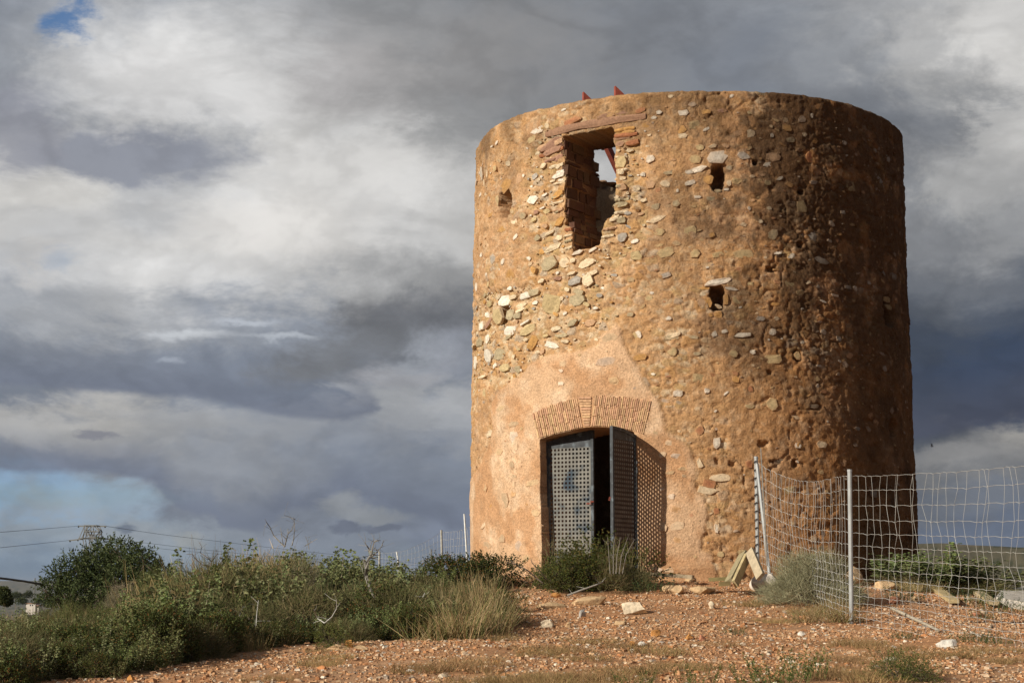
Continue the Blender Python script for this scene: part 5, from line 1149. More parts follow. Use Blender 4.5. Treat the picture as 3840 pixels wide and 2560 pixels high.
def make_leafbush(seed, n=5200, lobes=9, R_=1.0, cols=((.05, .075, .025), (.09, .115, .04), (.15, .10, .04)), pr=(.5, .4, .1), lsz=.045, lw=.45, name='evergreen_bush', flat=.75, twigs=120, upw=.3, nst=7):
    r = np.random.default_rng(seed); p = Plant(name)
    cs = []
    for i in range(lobes):
        a = r.uniform(0, 6.28); q = r.uniform(0, .62); cs.append((q * math.cos(a) * R_, q * math.sin(a) * R_, (r.uniform(.28, .62) * (1.15 - q)) * R_ * flat * 1.4, r.uniform(.30, .46) * R_))
    k = r.integers(0, lobes, n); u = unit(r.normal(size=(n, 3))); rr = (.55 + .5 * r.random(n) ** .5)
    C_ = np.array(cs)[k]; q = C_[:, 3] * rr * (1 + .22 * np.sin(u[:, 0] * 7 + k) * np.cos(u[:, 1] * 6 + u[:, 2] * 8))
    P_ = C_[:, :3] + u * q[:, None]; P_[:, 2] = np.abs(P_[:, 2])
    # sprigs: groups of leaves share a shoot
    g_ = n // 7; sh = r.integers(0, n, g_); Pg = np.repeat(P_[sh], 7, 0); ug = np.repeat(unit(u[sh] + r.normal(size=(g_, 3)) * .4 + np.array([0, 0, upw])), 7, 0); tt = np.tile(np.linspace(0, 1, 7), g_)[:, None]
    Pg = Pg + ug * tt * lsz * 2.6; m = len(Pg)
    colr = cpick(cols, pr, m, .22, r)
    lv = leaves(Pg, ug * .6 + r.normal(size=(m, 3)) * .6, lsz * r.uniform(.7, 1.25, m), lsz * lw, colr, .2, r)
    p.part('foliage', [lv], M['leaf'])
    mb = MB()
    for i in range(nst):
        c = cs[i % lobes]; e = np.array(c[:3]); b = np.array([r.normal() * .06, r.normal() * .06, 0]) * R_; mid = (b + e) / 2 + r.normal(size=3) * .06 * R_; mb.tube([b, b * .6 + mid * .4, mid, e * .6 + mid * .4, e], np.linspace(.028, .008, 5) * R_, 5, caps=False)
        for j in range(twigs // nst):
            d = unit(r.normal(size=3)); mb.tube([e + d * .05, e + d * c[3] * .6, e + d * c[3] * 1.0 + r.normal(size=3) * .03], [.005 * R_, .003 * R_, .0015 * R_], 3, caps=False)
    mb.build('stems', M['bark'], p.root, origin=(0, 0, 0))['kind'] = 'stuff'; return p.root
def make_sprigs(seed, n=16, tall=.30, spread=.20, green=(.075, .12, .035), name='green_weed', lsz=.03):
    r = np.random.default_rng(seed); p = Plant(name); LV, ST = [], []
    for i in range(n):
        a = r.uniform(0, 6.28); R_ = spread * math.sqrt(r.random()); b = np.array([R_ * math.cos(a), R_ * math.sin(a), -.01]); d = np.array([math.cos(a) * .3, math.sin(a) * .3, 1.]) + r.normal(size=3) * .15; L = tall * r.uniform(.4, 1)
        ST.append(blades(np.array([b]), np.array([d]), L, .003, cvar((.14, .14, .06), 1), .05, 3, r)); m = int(L / .012)
        t = r.uniform(.15, 1.05, m)[:, None]; P_ = b + unit(d) * L * t; LV.append(leaves(P_, r.normal(size=(m, 3)) + np.array([0, 0, .9]), lsz * r.uniform(.6, 1.2, m), lsz * .28, cvar(green, m, .25, .1, r), .15, r))
    p.part('foliage', LV, M['leaf']); p.part('stems', ST, M['dry']); return p.root
def put(root, loc, sc_=1.0, rz=None, label=None, cat=None, group=None, first=set()):
    """first use moves the proto itself, afterwards copies it"""
    if root.name in first: o = copy_tree(root)
    else: o = root; first.add(root.name)
    o.location = tuple(float(v) for v in loc); o.rotation_euler = (0, 0, RNG.uniform(0, 6.28) if rz is None else rz)
    o.scale = (sc_,) * 3 if np.isscalar(sc_) else tuple(sc_)
    for k in ('label', 'category', 'group'):
        if k in o: del o[k]
    return tag(o, label, cat, group)
def on(px, D, dz=0.): x = (px - 1920) / F * math.cos(PITCH) * D; return np.array([x, D, hz(x, D) + dz])
def skyh(px, py, D, base): return at(px, py, D)[2] - base

# ------------------------------------------------------------------ the thicket left of the tower
SKYX = [-200, 0, 300, 450, 560, 640, 700, 760, 860, 960, 1000, 1050, 1110, 1180, 1250, 1320, 1420, 1500, 1560, 1650, 1750, 1830, 1880, 1900]
SKYY = [2290, 2280, 2252, 2232, 2190, 2132, 2075, 2055, 2052, 2042, 2030, 2030, 2060, 2072, 2064, 2064, 2078, 2100, 2115, 2125, 2140, 2160, 2225, 2270]
herbs = [make_herb(300 + i, g_, t_, n_, s_) for i, (g_, t_, n_, s_) in enumerate([((.150, .175, .090), 1.0, 8, .24), ((.175, .195, .11), .9, 9, .28), ((.125, .155, .065), 1.0, 7, .22), ((.135, .145, .07), .8, 10, .30)])]
grasses = [make_grass(320, 300, .75, .20), make_grass(321, 260, .6, .24, ((.36, .28, .17), (.22, .20, .10), (.44, .37, .25)), (.45, .3, .25)), make_grass(322, 300, .55, .30, ((.25, .20, .11), (.34, .27, .16), (.16, .17, .07)), (.4, .35, .25), .6)]
grasses.append(make_grass(323, 260, .72, .30, ((.30, .23, .13), (.15, .17, .07), (.40, .33, .21)), (.4, .35, .25), .8)); grasses.append(make_grass(324, 200, .8, .26, ((.28, .20, .11), (.36, .28, .17), (.17, .16, .07)), (.4, .3, .3), .5))
darks = [make_leafbush(330, 3600, 6, .6, ((.045, .065, .022), (.075, .095, .03), (.16, .085, .03)), (.5, .35, .15), .032, .55, 'low_evergreen_bush', .7, 60, .4, 6), make_leafbush(331, 3200, 6, .55, ((.055, .075, .025), (.09, .105, .035), (.13, .075, .03)), (.5, .38, .12), .030, .55, 'low_evergreen_bush', .8, 60, .4, 6)]
brooms = [make_domeshrub(340, 2200, .5, ((.12, .13, .06), (.17, .155, .085), (.26, .21, .13)), (.45, .3, .25), 'wiry_shrub', .95, 700, (((.085, .11, .035), (.13, .13, .05)), (.6, .4)), .0026, .45)]
LMK = [((1080, 2010), 'the tangle of bare branches'), ((1390, 2150), 'the dead forked tree'), ((800, 2350), 'the white bleached stem'), ((870, 2300), 'the second bleached stem'), ((590, 2190), 'the green broom'), ((450, 2210), 'the grey brown shrub'),
       ((1800, 2200), 'the tower corner bush'), ((1750, 2370), 'the pale grass clump'), ((1220, 2310), 'the white curved twigs'), ((1310, 2425), 'the orange lump'), ((740, 2080), 'the bare dark twigs'), ((380, 2130), 'the big evergreen'), ((490, 2550), 'the orange corner rock'), ((170, 2480), 'the tan rock'), ((1250, 2425), 'the mid green shrub'), ((1490, 2385), 'the bright green weeds'),
       ((20, 2250), 'the tree at the left edge'), ((2380, 2300), 'the large pale boulder'), ((2048, 2350), 'the wedge shaped stone'), ((2460, 2386), 'the bright orange stone'), ((2610, 2400), 'the orange stone pair'), ((2390, 2422), 'the rusty stone'), ((3350, 2430), 'the thin white flake'), ((3550, 2424), 'the white flat rock'), ((3008, 2382), 'the white pebble'), ((3193, 2343), 'the fence post foot'),
       ((2930, 2550), 'the upright weeds'), ((3370, 2540), 'the foreground shrub'), ((2880, 2200), 'the white boulder'), ((3668, 2314), 'the squared red stone'), ((1540, 2518), 'the white foreground stone'), ((1665, 2540), 'the cream foreground stone'), ((1862, 2490), 'the orange pebble'), ((2740, 2375), 'the lone grey weed'), ((3398, 2395), 'the round weed')]
def trim(t):
    if len(t.split()) > 16: t = t.replace(' the ', ' ')
    return ' '.join(t.split()[:16])
def where(px, py):
    (lx, ly), nm = min(LMK, key=lambda k: (k[0][0] - px) ** 2 + 2.5 * (k[0][1] - py) ** 2)
    dx, dy = px - lx, (py - ly) * 1.6; d = math.hypot(dx, dy)
    if abs(dx) > 1.8 * abs(dy): s = 'left of' if dx < 0 else 'right of'
    elif abs(dy) > 1.8 * abs(dx): s = 'above' if dy < 0 else 'below'
    else: s = ('above and ' if dy < 0 else 'below and ') + ('left of ' if dx < 0 else 'right of'); s = s.strip()
    return ('close ' if d < 35 else ('' if d < 90 else 'well ')) + s + ' ' + nm
def thick_label(kind, px, py, top, h):
    return ('tall ' if h > .85 else ('' if h > .5 else 'short ')) + {'h': 'leafy herb', 'g': 'dry grass tuft', 'd': 'dark glossy bush', 'b': 'wiry shrub'}[kind] + (' against the sky ' if top else ' in the thicket ') + where(px, py)
def thick(kind, px, D, hgt, top=False, mul=1.):
    o = {'h': herbs, 'g': grasses, 'd': darks, 'b': brooms}[kind]; o = o[RNG.integers(len(o))]
    nat = {'h': .98, 'g': .72, 'd': .75, 'b': .62}[kind]
    s = hgt / nat; ws = s * (1 if kind != 'd' else 1.0) * mul
    q = on(px, D); py = 1280 - F * math.tan(math.atan2(q[2] + hgt * .7, D) - PITCH); lb = thick_label(kind, px, py, top, hgt)
    lb = trim(lb)
    put(o, q - np.array([0, 0, .02]), (min(ws, 1.5), min(ws, 1.5), s), None, lb, {'h': 'herb', 'g': 'grass tuft', 'd': 'bush', 'b': 'shrub'}[kind], {'h': 'leafy herbs', 'g': 'dry grass tufts', 'd': 'dark low bushes', 'b': 'wiry shrubs'}[kind] + ' in the thicket left of the tower')
# ridge line first: plants whose tops make the skyline
for px in np.arange(560, 1860, 26):
    D = float(front_d(px)) + RNG.uniform(3.2, 6.0); D = min(D, 25.2); q = on(px, D)
    h = skyh(px, np.interp(px, SKYX, SKYY) + RNG.uniform(-10, 22), D, q[2])
    kind = 'h' if (1130 < px < 1560 or RNG.random() < .35) else 'gbh'[RNG.integers(3)]
    if 640 < px < 1130: kind = 'gbgh'[RNG.integers(4)]
    if px > 1640: kind = 'dh'[RNG.integers(2)]
    thick(kind, px, D, np.clip(h, .35, 1.55), True)
for px in np.arange(-120, 640, 24):
    D = RNG.uniform(22.5, 28.0); q = on(px, D); h = skyh(px, np.interp(px, SKYX, SKYY) + RNG.uniform(-12, 14), D, q[2])
    thick('hdgb'[RNG.integers(4)], px, D, np.clip(h, .35, 1.5), True, .8)
nth = 0
while nth < 330:
    px = RNG.uniform(-120, 1880); f_ = float(front_d(px)); t = RNG.random() ** .85; D = f_ + .25 + t * (6.5 if px > 560 else 9)
    if D > 26.5: continue
    q = on(px, D); lim = skyh(px, np.interp(px, SKYX, SKYY) + 20, D, q[2]); front = D < f_ + .9
    h = min(RNG.uniform(.45, .95) * (.62 if front else 1.) * (.85 if px < 560 else 1), lim * RNG.uniform(.75, 1.))
    if h < .16: h = .16
    u_ = RNG.random()
    if px < 500: kind = 'd' if u_ < .46 else ('h' if u_ < .72 else ('g' if u_ < .80 else 'b'))
    elif px < 1500: kind = 'h' if u_ < .44 else ('g' if u_ < .54 else ('d' if u_ < .82 else 'b'))
    else: kind = 'g' if u_ < .30 else ('h' if u_ < .52 else ('d' if u_ < .85 else 'b'))
    thick(kind, px, D, h); nth += 1
# skirts of dry grass along the gravel edge
for px in np.arange(60, 1890, 21):
    D = float(front_d(px)) + RNG.uniform(.0, .45); thick('ghdbhd'[RNG.integers(6)], px, D, RNG.uniform(.2, .42) * (1.25 if px > 1500 else 1), False)
# big clump of dry grass at the right end
for px, py, h in [(1700, 2392, .60), (1775, 2388, .70), (1835, 2372, .62), (1640, 2398, .46), (1868, 2350, .5), (1735, 2370, .78), (1800, 2352, .74)]:
    q = ground_at(px, py); put(grasses[[0, 1, 3][int(px) % 3]], q, (1.15, 1.05, h / .72), None, trim(('taller' if h > .6 else 'lower') + ' pale dry grass clump ' + where(px, py + (px % 7) - 40)), 'grass tuft', 'dry grass clumps nearest the tower')
# evergreen at the tower's left foot
eb = make_leafbush(350, 8000, 9, .75, ((.03, .042, .014), (.065, .078, .022), (.15, .075, .02)), (.55, .33, .12), .034, .6, 'evergreen_bush', .62, 90, .4, 8)
put(eb, on(1800, 25.0), (1.0, .8, .80), None, 'dark glossy evergreen bush against the tower\'s left corner', 'bush')
e2 = put(eb, on(1690, 25.3), (.8, .8, .72), None, 'dark reddish evergreen bush just left of the tower corner bush', 'bush')
# bush in front of the door
db = make_leafbush(351, 9000, 11, .72, ((.045, .06, .018), (.085, .105, .03), (.13, .11, .035)), (.45, .42, .13), .030, .55, 'door_bush', .56, 120, .5, 9)
q = ground_at(2235, 2215); q[1] += .25; q[2] = hz(q[0], q[1])
put(db, q, (1.75, .72, 1.06), .3, 'green bush with dry stalks growing right in front of the door', 'bush')
q_ = ground_at(2090, 2222); put(db, q_ + np.array([0, .2, 0]), (1.1, .6, .72), 2.2, 'lower left lobe of green bush beside the door bush', 'bush')
for px_, sx_ in ((2130, .85), (2290, 1.0), (2390, .6)):
    q_ = ground_at(px_, 2215); put(brooms[0], q_ + np.array([0, .12, 0]), (sx_, .6, .95 * sx_), None, {2130: 'wiry olive shrub mixed into the left of the door bush', 2290: 'wiry olive shrub mixed into the middle of the door bush', 2390: 'small wiry shrub at the right end of the door bush'}[px_], 'shrub')
rt_g = make_grass(352, 420, .80, .50, ((.36, .30, .20), (.27, .24, .14), (.17, .18, .08)), (.45, .3, .25), .25, .003, 'dry_stalks')
put(rt_g, q + np.array([.0, .05, .0]), (1.15, .5, 1.0), .0, 'dry grey stalks standing up through the door bush', 'dry stalks')
q2 = ground_at(2430, 2218); lowg = make_sprigs(353, 46, .22, .30, (.04, .075, .035), 'low_weed', .028)
put(lowg, q2, (1.3, .8, .9), None, 'dark blue green low weed right of the door bush', 'weed')
q3 = on(2860 - 200, 25.9)
for o_ in list(COL.objects):
    if o_.name.startswith('loose_stone'):
        X_, Y_, Z_ = o_.location; py_ = 1280 - F * math.tan(math.atan2(Z_, Y_) - PITCH)
        o_['label'] = trim(('larger' if o_.scale[1] > .038 else 'small') + ' loose stone on the gravel ' + where(ang_px(X_, Y_), py_))
# --- evergreen tree-like bush behind the thicket (mastic), trunk and limbs
def make_mastic():
    r = np.random.default_rng(360); p = Plant('mastic_tree', 'big round dark evergreen tree behind the left part of the thicket', 'tree'); 
    D0 = 31.; c0 = on(400, D0); 
    lob = [(415, 2072, 48), (455, 2092, 60), (362, 2120, 66), (292, 2142, 68), (222, 2168, 42), (542, 2116, 54), (500, 2142, 76), (592, 2150, 44), (400, 2165, 92), (312, 2195, 82), (222, 2214, 52), (176, 2222, 30), (565, 2195, 60), (470, 2205, 92), (622, 2182, 40), (380, 2235, 84), (250, 2250, 60)]
    LV = []; mb = MB()
    root = c0
    for i, (x, y, R_) in enumerate(lob):
        D = D0 + r.uniform(-.6, .6); c = at(x, y, D) - root; rad = R_ * D / F; n = int(3600 * (rad / .5) ** 2)
        u = unit(r.normal(size=(n, 3))); q = rad * (.62 + .42 * r.random(n)) * (1 + .16 * np.sin(u[:, 0] * 8 + i) * np.cos(u[:, 2] * 7 + u[:, 1] * 5))
        P_ = c + u * q[:, None]; 
        g_ = n // 8; sh = r.integers(0, n, g_); ug = unit(u[sh] + r.normal(size=(g_, 3)) * .5 + np.array([0, 0, .35])); Pg = np.repeat(P_[sh], 8, 0) + np.repeat(ug, 8, 0) * np.tile(np.linspace(0, .15, 8), g_)[:, None]
        m = len(Pg); LV.append(leaves(Pg, np.repeat(ug, 8, 0) * .7 + r.normal(size=(m, 3)) * .55, .062 * r.uniform(.7, 1.2, m), .024, cpick([(.038, .055, .022), (.062, .082, .034), (.11, .13, .065)], [.5, .35, .15], m, .2, r), .2, r))
        mb.tube([np.array([0, 0, -.1]) + r.normal(size=3) * .05, c * .35 + r.normal(size=3) * .1 + (0, 0, .1), c * .7, c], [.09, .06, .04, .018], 6, caps=False)
        for k in range(8):
            d = unit(r.normal(size=3)); mb.tube([c, c + d * rad * .5, c + d * rad * .95], [.014, .009, .004], 3, caps=False)
    p.part('crown', LV, M['leaf']); mb.build('trunk', M['bark'], p.root, origin=(0, 0, 0)); p.root.location = tuple(root)
make_mastic()
gd = make_domeshrub(361, 3600, 1.0, name='grey_shrub'); greyd = gd
q = on(455, 26.5); hgt = skyh(455, 2168, 26.5, q[2]); put(gd, q, (.36 * 1.0, .36, hgt / .98), None, 'round grey brown twiggy shrub in front of the big evergreen tree', 'shrub')
gr = make_domeshrub(362, 3200, 1.0, ((.075, .10, .035), (.11, .13, .05), (.16, .14, .07)), (.5, .35, .15), 'green_broom', .95, 0, None, .0035, .4)
q = on(585, 27); put(gr, q, (.5, .5, skyh(585, 2155, 27, q[2]) / .98), None, 'fine leaved bright green broom right of the grey brown shrub', 'shrub')
q = on(660, 27.5); put(gr, q, (.5, .5, skyh(660, 2135, 27.5, q[2]) / .98), None, 'taller grey green broom between the evergreen tree and the dry grass', 'shrub')
q = on(1130, 22.0); put(gd, q, (.42, .42, skyh(1110, 2058, 22., q[2]) / .98), None, 'dark wiry shrub under the bare grey branches', 'shrub')
# mid-left dome with dark fill
q = on(300, 21.); put(gr, q, (.5, .5, .55), None, 'low green broom in front of the big evergreen tree', 'shrub')
# grey round bush by the fence
big = make_domeshrub(363, 9500, 1.0, ((.23, .23, .17), (.31, .30, .23), (.14, .145, .095)), (.5, .28, .22), 'round_grey_bush', .85, 0, None, .0034, .26)
q = ground_at(3055, 2268); q[1] += .1; q[2] = hz(q[0], q[1]); wq = 165 * q[1] / F
put(big, q, (wq * 1.22, wq * .95, skyh(3040, 2040, q[1], q[2]) / 1.02), None, 'large round grey green bush beside the fence', 'bush')
put(grasses[2], ground_at(3100, 2330), (1.3, 1.0, .40), None, 'matted dry grass under the round grey bush', 'grass tuft')
put(grasses[2], ground_at(3050, 2310), (1.2, .8, .33), None, 'matted dry grass left under the round grey bush', 'grass tuft')
put(grasses[2], ground_at(3140, 2300), (.7, .6, .55), None, 'dry grass between the round grey bush and the fence post', 'grass tuft')
# green bush behind the fence on the right
for i, (px, D, top, sx, lb) in enumerate([(3430, 24.6, 2078, .9, 'left part of the green bushes behind the wire fence, pale leaved'), (3520, 24.9, 2082, .9, 'middle one of the green bushes behind the wire fence'), (3590, 25.4, 2092, .9, 'yellow green bush behind the fence, right of the middle one'), (3655, 26., 2105, .8, 'rightmost bush of the green row behind the fence')]):
    q = ground_at(px, 2206 + 4 * (i % 2)); q = on(px, min(q[1], 26.6)); D = q[1]; put(herbs[i % 4], q, (1.7, 1.2, max(.3, skyh(px, top, D, q[2]) / .98)), None, lb, 'bush', 'green bushes behind the fence')
for i, (px, py, pt, lb) in enumerate([(3380, 2196, 2120, 'small leafy clump at the left end of the green bushes behind the fence'), (3475, 2208, 2100, 'dense leafy clump in front of the green bushes behind the fence'), (3555, 2210, 2110, 'yellowish leafy clump low in the green bushes behind the fence'), (3625, 2206, 2125, 'leafy clump above the right hand plank behind the fence'), (3500, 2190, 2076, 'tallest stems of the green bushes behind the fence')]):
    q = ground_at(px, py); q = on(px, min(q[1], 26.4)); put([brooms[0], herbs[1], herbs[0], brooms[0], herbs[2]][i], q, (1.5, 1.2, max(.3, skyh(px, pt, q[1], q[2]) / .8)), None, lb, 'bush', 'green bushes behind the fence')
for i, (px, D, h) in enumerate([(3390, 23.9, .42), (3470, 23.6, .40), (3560, 23.8, .36), (3640, 24.2, .35), (3440, 24.2, .6), (3610, 24.7, .5)]):
    put(grasses[1 + i % 2], ground_at(px, 2212 + (i % 3) * 5), (.9, .7, h * .6), None, 'brown dry grass ' + ['at the left foot of', 'under the left part of', 'under the middle of', 'at the right foot of', 'among', 'behind the right part of'][i] + ' the green bushes behind the fence', 'grass tuft', 'dry grass under the bushes behind the fence')
for i, (px, py, h, w_, lb) in enumerate([(3315, 2178, .18, 1., 'small dark green weed between the boulders behind the fence'), (3390, 2248, .20, 1., 'dark green weed left of the crossed planks'), (3660, 2262, .22, 1.2, 'dark green bushy weed above the right hand plank'), (3750, 2290, .18, 1.2, 'green weed right of the right hand plank'), (3825, 2272, .16, 1., 'small green weed at the right edge behind the fence'),
        (3398, 2395, .10, .55, 'small round green weed below the wire fence'), (3640, 2408, .13, .8, 'green weed right of the white flat rock'), (3690, 2320, .13, .6, 'thin green weed near the squared red stone'), (2752, 2378, .10, .5, 'small grey green weed alone on the open gravel'), (2660, 2170, .25, .9, 'green weed left of the leaning planks'), (2740, 2165, .32, .8, 'dark leafy weed behind the leaning planks'), (3745, 2415, .12, .6, 'tiny green weed far right below the fence'), (2880, 2265, .08, .8, 'flat grey green weed below the white boulder')]):
    q = ground_at(px, py); put(lowg, q, (w_, w_, h / .2), None, lb, 'weed')
# foreground weeds and grass at the bottom edge
fw_ = make_sprigs(365, 30, .34, .26, (.085, .12, .04), 'upright_weed', .034)
for px, py, w_, h, lb in [(2930, 2562, 1.0, .28, 'upright green weeds at the bottom edge right of centre'), (3020, 2545, .7, .30, 'taller green weeds beside the first clump at the bottom edge'), (2860, 2572, .8, .22, 'low green weeds at the bottom edge under the fence view'), (2380, 2580, .6, .16, 'thin green weeds at the bottom edge near the middle'), (2610, 2572, .6, .2, 'sparse upright weeds at the bottom edge')]:
    q = ground_at(px, py, 8); put(fw_, q, (w_, w_, h / .33), None, lb, 'weed')
fb = make_leafbush(366, 4200, 8, .5, ((.075, .10, .03), (.11, .14, .045), (.17, .14, .07)), (.5, .35, .15), .022, .4, 'small_green_shrub', .45, 90, .9, 8)
put(fb, ground_at(3370, 2548, 8), (.85, .8, .62), None, 'bushy green shrub in the right foreground', 'shrub')
put(fb, ground_at(3460, 2556, 8), (.6, .6, .45), None, 'smaller green shrub right of the foreground shrub', 'shrub')
put(fb, ground_at(1250, 2428), (.62, .6, .62), None, 'dense mid green shrub at the gravel edge of the thicket', 'shrub')
put(lowg, ground_at(1480, 2388), (1.3, .8, 1.0), None, 'bright green weeds at the foot of the thicket below the dead tree', 'weed')
put(lowg, ground_at(1340, 2400), (1.0, .8, .9), None, 'green weeds at the thicket foot left of the bright ones', 'weed')
tg = make_grass(367, 520, .16, .32, ((.27, .18, .10), (.19, .155, .075), (.34, .24, .14)), (.45, .25, .3), 1.2, .0026, 'low_grass_patch')
for i in range(52):
    if i < 40: px, py = [(2200, 2405), (2010, 2430), (2110, 2440), (2180, 2470), (2300, 2420), (2450, 2445), (1990, 2545), (2060, 2550), (2140, 2555), (2220, 2550), (2290, 2545), (2350, 2520), (2430, 2515), (2520, 2505), (2560, 2500), (2000, 2575), (2100, 2580), (2200, 2580), (1880, 2560), (3140, 2530), (3180, 2540), (3220, 2545), (3120, 2478), (3180, 2470), (3220, 2415), (3200, 2420), (1180, 2500), (1230, 2490), (1600, 2510), (1780, 2510), (1850, 2555), (1020, 2550), (3290, 2540), (2820, 2268), (2900, 2330), (3540, 2460), (3700, 2440), (3800, 2480), (2700, 2420), (1260, 2470)][i]
    else: px, py = RNG.uniform(1000, 3840), RNG.uniform(2380, 2560)
    q = ground_at(px, py, 8); s = RNG.uniform(.6, 1.25)
    put(tg, q, (s * .95, s * .9, RNG.uniform(.5, 1.0)), None, trim(('wide' if s > .95 else 'small') + ' low patch of brownish grass ' + where(px, py)), 'grass patch', 'low grass patches on the gravel')

# ------------------------------------------------------------------ bare branches
def traced_branch(segs, D, mat, label, cat, name, r0=.02, twig=True, seed=1):
    """segs: list of polylines in photo px with start/end radius"""
    r = np.random.default_rng(seed); m = MB()
    for pts, ra, rb_ in segs:
        P_ = np.array([at(x, y, D + r.uniform(-.08, .08)) for x, y in pts]); m.tube(P_, np.linspace(ra, rb_, len(P_)), 5, caps=True)
        if twig:
            for k in range(len(P_) - 1):
                for _ in range(2):
                    t = r.random(); b = P_[k] * (1 - t) + P_[k + 1] * t; d = unit(r.normal(size=3) + np.array([0, 0, .4])); L = r.uniform(.05, .16)
                    m.tube([b, b + d * L * .5, b + d * L + r.normal(size=3) * .02], [rb_ * .8, rb_ * .5, .0015], 3, caps=False)
    o = m.build(name, mat); tag(o, label, cat)
# dead tree against the sky right part: zoom8 o=(900,1850) s=2.208
def z8(*p): return [(900 + x / 2.208, 1850 + y / 2.208) for x, y in p]
traced_branch([(z8((1150, 900), (1080, 800), (1045, 690), (1040, 620), (1065, 540), (1085, 510)), .022, .016), (z8((1085, 510), (1070, 460), (1050, 430), (1035, 410)), .011, .004), (z8((1085, 510), (1100, 440), (1110, 400), (1150, 390)), .010, .004), (z8((1085, 520), (1140, 480), (1175, 430), (1188, 385)), .009, .003), (z8((1110, 450), (1130, 470), (1150, 460)), .006, .003), (z8((1065, 540), (1020, 590), (1000, 640)), .008, .004), (z8((1110, 400), (1135, 385), (1165, 388)), .006, .003), (z8((1060, 480), (1080, 440), (1090, 400)), .006, .003)],
              20.6, M['greybark'], 'dead forked little tree with bare crown standing up from the thicket', 'dead tree', 'dead_tree', seed=2)
traced_branch([(z8((370, 440), (330, 400), (280, 350), (250, 280), (215, 230)), .010, .004), (z8((370, 440), (380, 400), (400, 330), (395, 290)), .009, .003), (z8((400, 330), (430, 300), (450, 240), (440, 190)), .007, .002), (z8((430, 430), (445, 370), (452, 300), (448, 200)), .008, .003), (z8((440, 210), (405, 190), (365, 178)), .005, .002), (z8((385, 380), (345, 340), (335, 280)), .006, .002), (z8((360, 430), (350, 380), (340, 330)), .006, .002), (z8((570, 460), (565, 410), (540, 350)), .005, .002)],
              22.3, M['greybark'], 'tangle of bare grey branches reaching highest above the thicket', 'dead branches', 'bare_branches', seed=3)
def z7(*p): return [(x / 2.208, 1850 + y / 2.208) for x, y in p]
traced_branch([(z7((1690, 700), (1740, 620), (1750, 560), (1720, 530)), .010, .004), (z7((1740, 600), (1680, 590), (1620, 540), (1590, 500), (1545, 500)), .008, .003), (z7((1690, 700), (1600, 690), (1560, 650), (1500, 640)), .007, .003), (z7((1720, 530), (1660, 490), (1670, 440), (1645, 395)), .006, .002), (z7((1750, 560), (1800, 500), (1790, 460)), .006, .003), (z7((1560, 740), (1640, 720), (1690, 700)), .009, .006)],
              22.5, M['bark'], 'bare dark twigs sticking out of the left end of the dry grass', 'dead branches', 'bare_branches', seed=4)
for i, (pts, D, lb) in enumerate([(z7((1785, 1230), (1800, 1100), (1795, 1000), (1805, 960)), 18.6, 'white bleached upright stem low in the middle of the thicket'), (z7((2120, 1110), (2125, 1000), (2140, 880)), 18.8, 'white bleached stem right of the first one in the thicket'), (z8((700, 1070), (640, 1030), (615, 960)), 18.4, 'white curved twig left one in the front of the thicket'), (z8((700, 1070), (760, 1020), (800, 950), (800, 880)), 18.3, 'white curved twig right one in the front of the thicket'), (z7((1430, 870), (1380, 875), (1400, 850)), 20., 'short white twig below the green broom'), (z8((1515, 860), (1530, 820)), 20., 'short white twig below the two fence poles'), (z7((1965, 1050), (1990, 990), (2000, 960)), 19., 'small pale forked twig between the bleached stems')]):
    traced_branch([(pts, .0055, .003)], D, M['whitebark'], lb, 'dead twig', 'bleached_twig', seed=10 + i)
# twig at left of the door bush and a grey twiggy plant right
traced_branch([([(2035, 2185), (2010, 2165), (1975, 2135), (1935, 2115), (1895, 2108)], .012, .005), ([(2050, 2170), (2025, 2140), (1995, 2110), (1990, 2095)], .009, .003), ([(1935, 2115), (1915, 2100), (1890, 2098)], .006, .003)], 24.0, M['bark'], 'bare dark branch reaching left out of the door bush', 'branch', 'bare_branch', seed=20)
traced_branch([([(2300 + dx, 2150), (2300 + dx * 1.4, 2080), (2305 + dx * 2.2, 2010 + abs(dx) * .3)], .006, .002) for dx in (-12, 0, 10, 22, 34)], 24.0, M['greybark'], 'pale grey bare twigs rising from the right of the door bush', 'dead branches', 'bare_branches', seed=21)
traced_branch([([(2128, 2232), (2170, 2215), (2240, 2190), (2262, 2180)], .014, .008)], 23.0, M['greybark'], 'fallen grey branch lying in front of the door bush', 'branch', 'fallen_branch', seed=22)

# ------------------------------------------------------------------ planks
def board(p0, p1, wd, th, label, up=(0, 0, 1), col=(.52, .45, .28), group=None):
    col = tuple(.80 * q * k for q, k in zip(col, (1.04, .97, .92)))
    m = MB(); a = np.asarray(p0, float); b = np.asarray(p1, float); n = 6
    m.bar(a, b, wd, th, up, col); return tag(m.build('plank', M['plank'], origin=None), label, 'plank', group)
def zb_(x, y): return 2600 + x / 3.92, 1950 + y / 3.92
def gpt(p, D, lift=0.): q = at(*p, D); return q
Dq = 24.3
board(at(*zb_(515, 905), Dq), at(*zb_(735, 490), Dq + .55), .05, .15, 'leftmost of the three leaning planks, seen on its narrow edge', (0, 1, .2), (.40, .36, .22), 'planks leaning by the tower')
board(at(*zb_(610, 935), Dq - .1), at(*zb_(795, 530), Dq + .4), .11, .045, 'middle one of the three leaning planks, yellowish and broadest', (.0, 1, .45), (.56, .48, .27), 'planks leaning by the tower')
board(at(*zb_(990, 830), Dq - .1), at(*zb_(830, 450), Dq + .35), .13, .05, 'right hand leaning plank, tilted the other way against the fence', (.5, 1, .2), (.54, .47, .33), 'planks leaning by the tower')
board(at(*zb_(230, 870), 24.5), at(*zb_(500, 858), 24.5), .10, .05, 'short mossy board lying left of the leaning planks', (0, 0, 1), (.30, .26, .12))
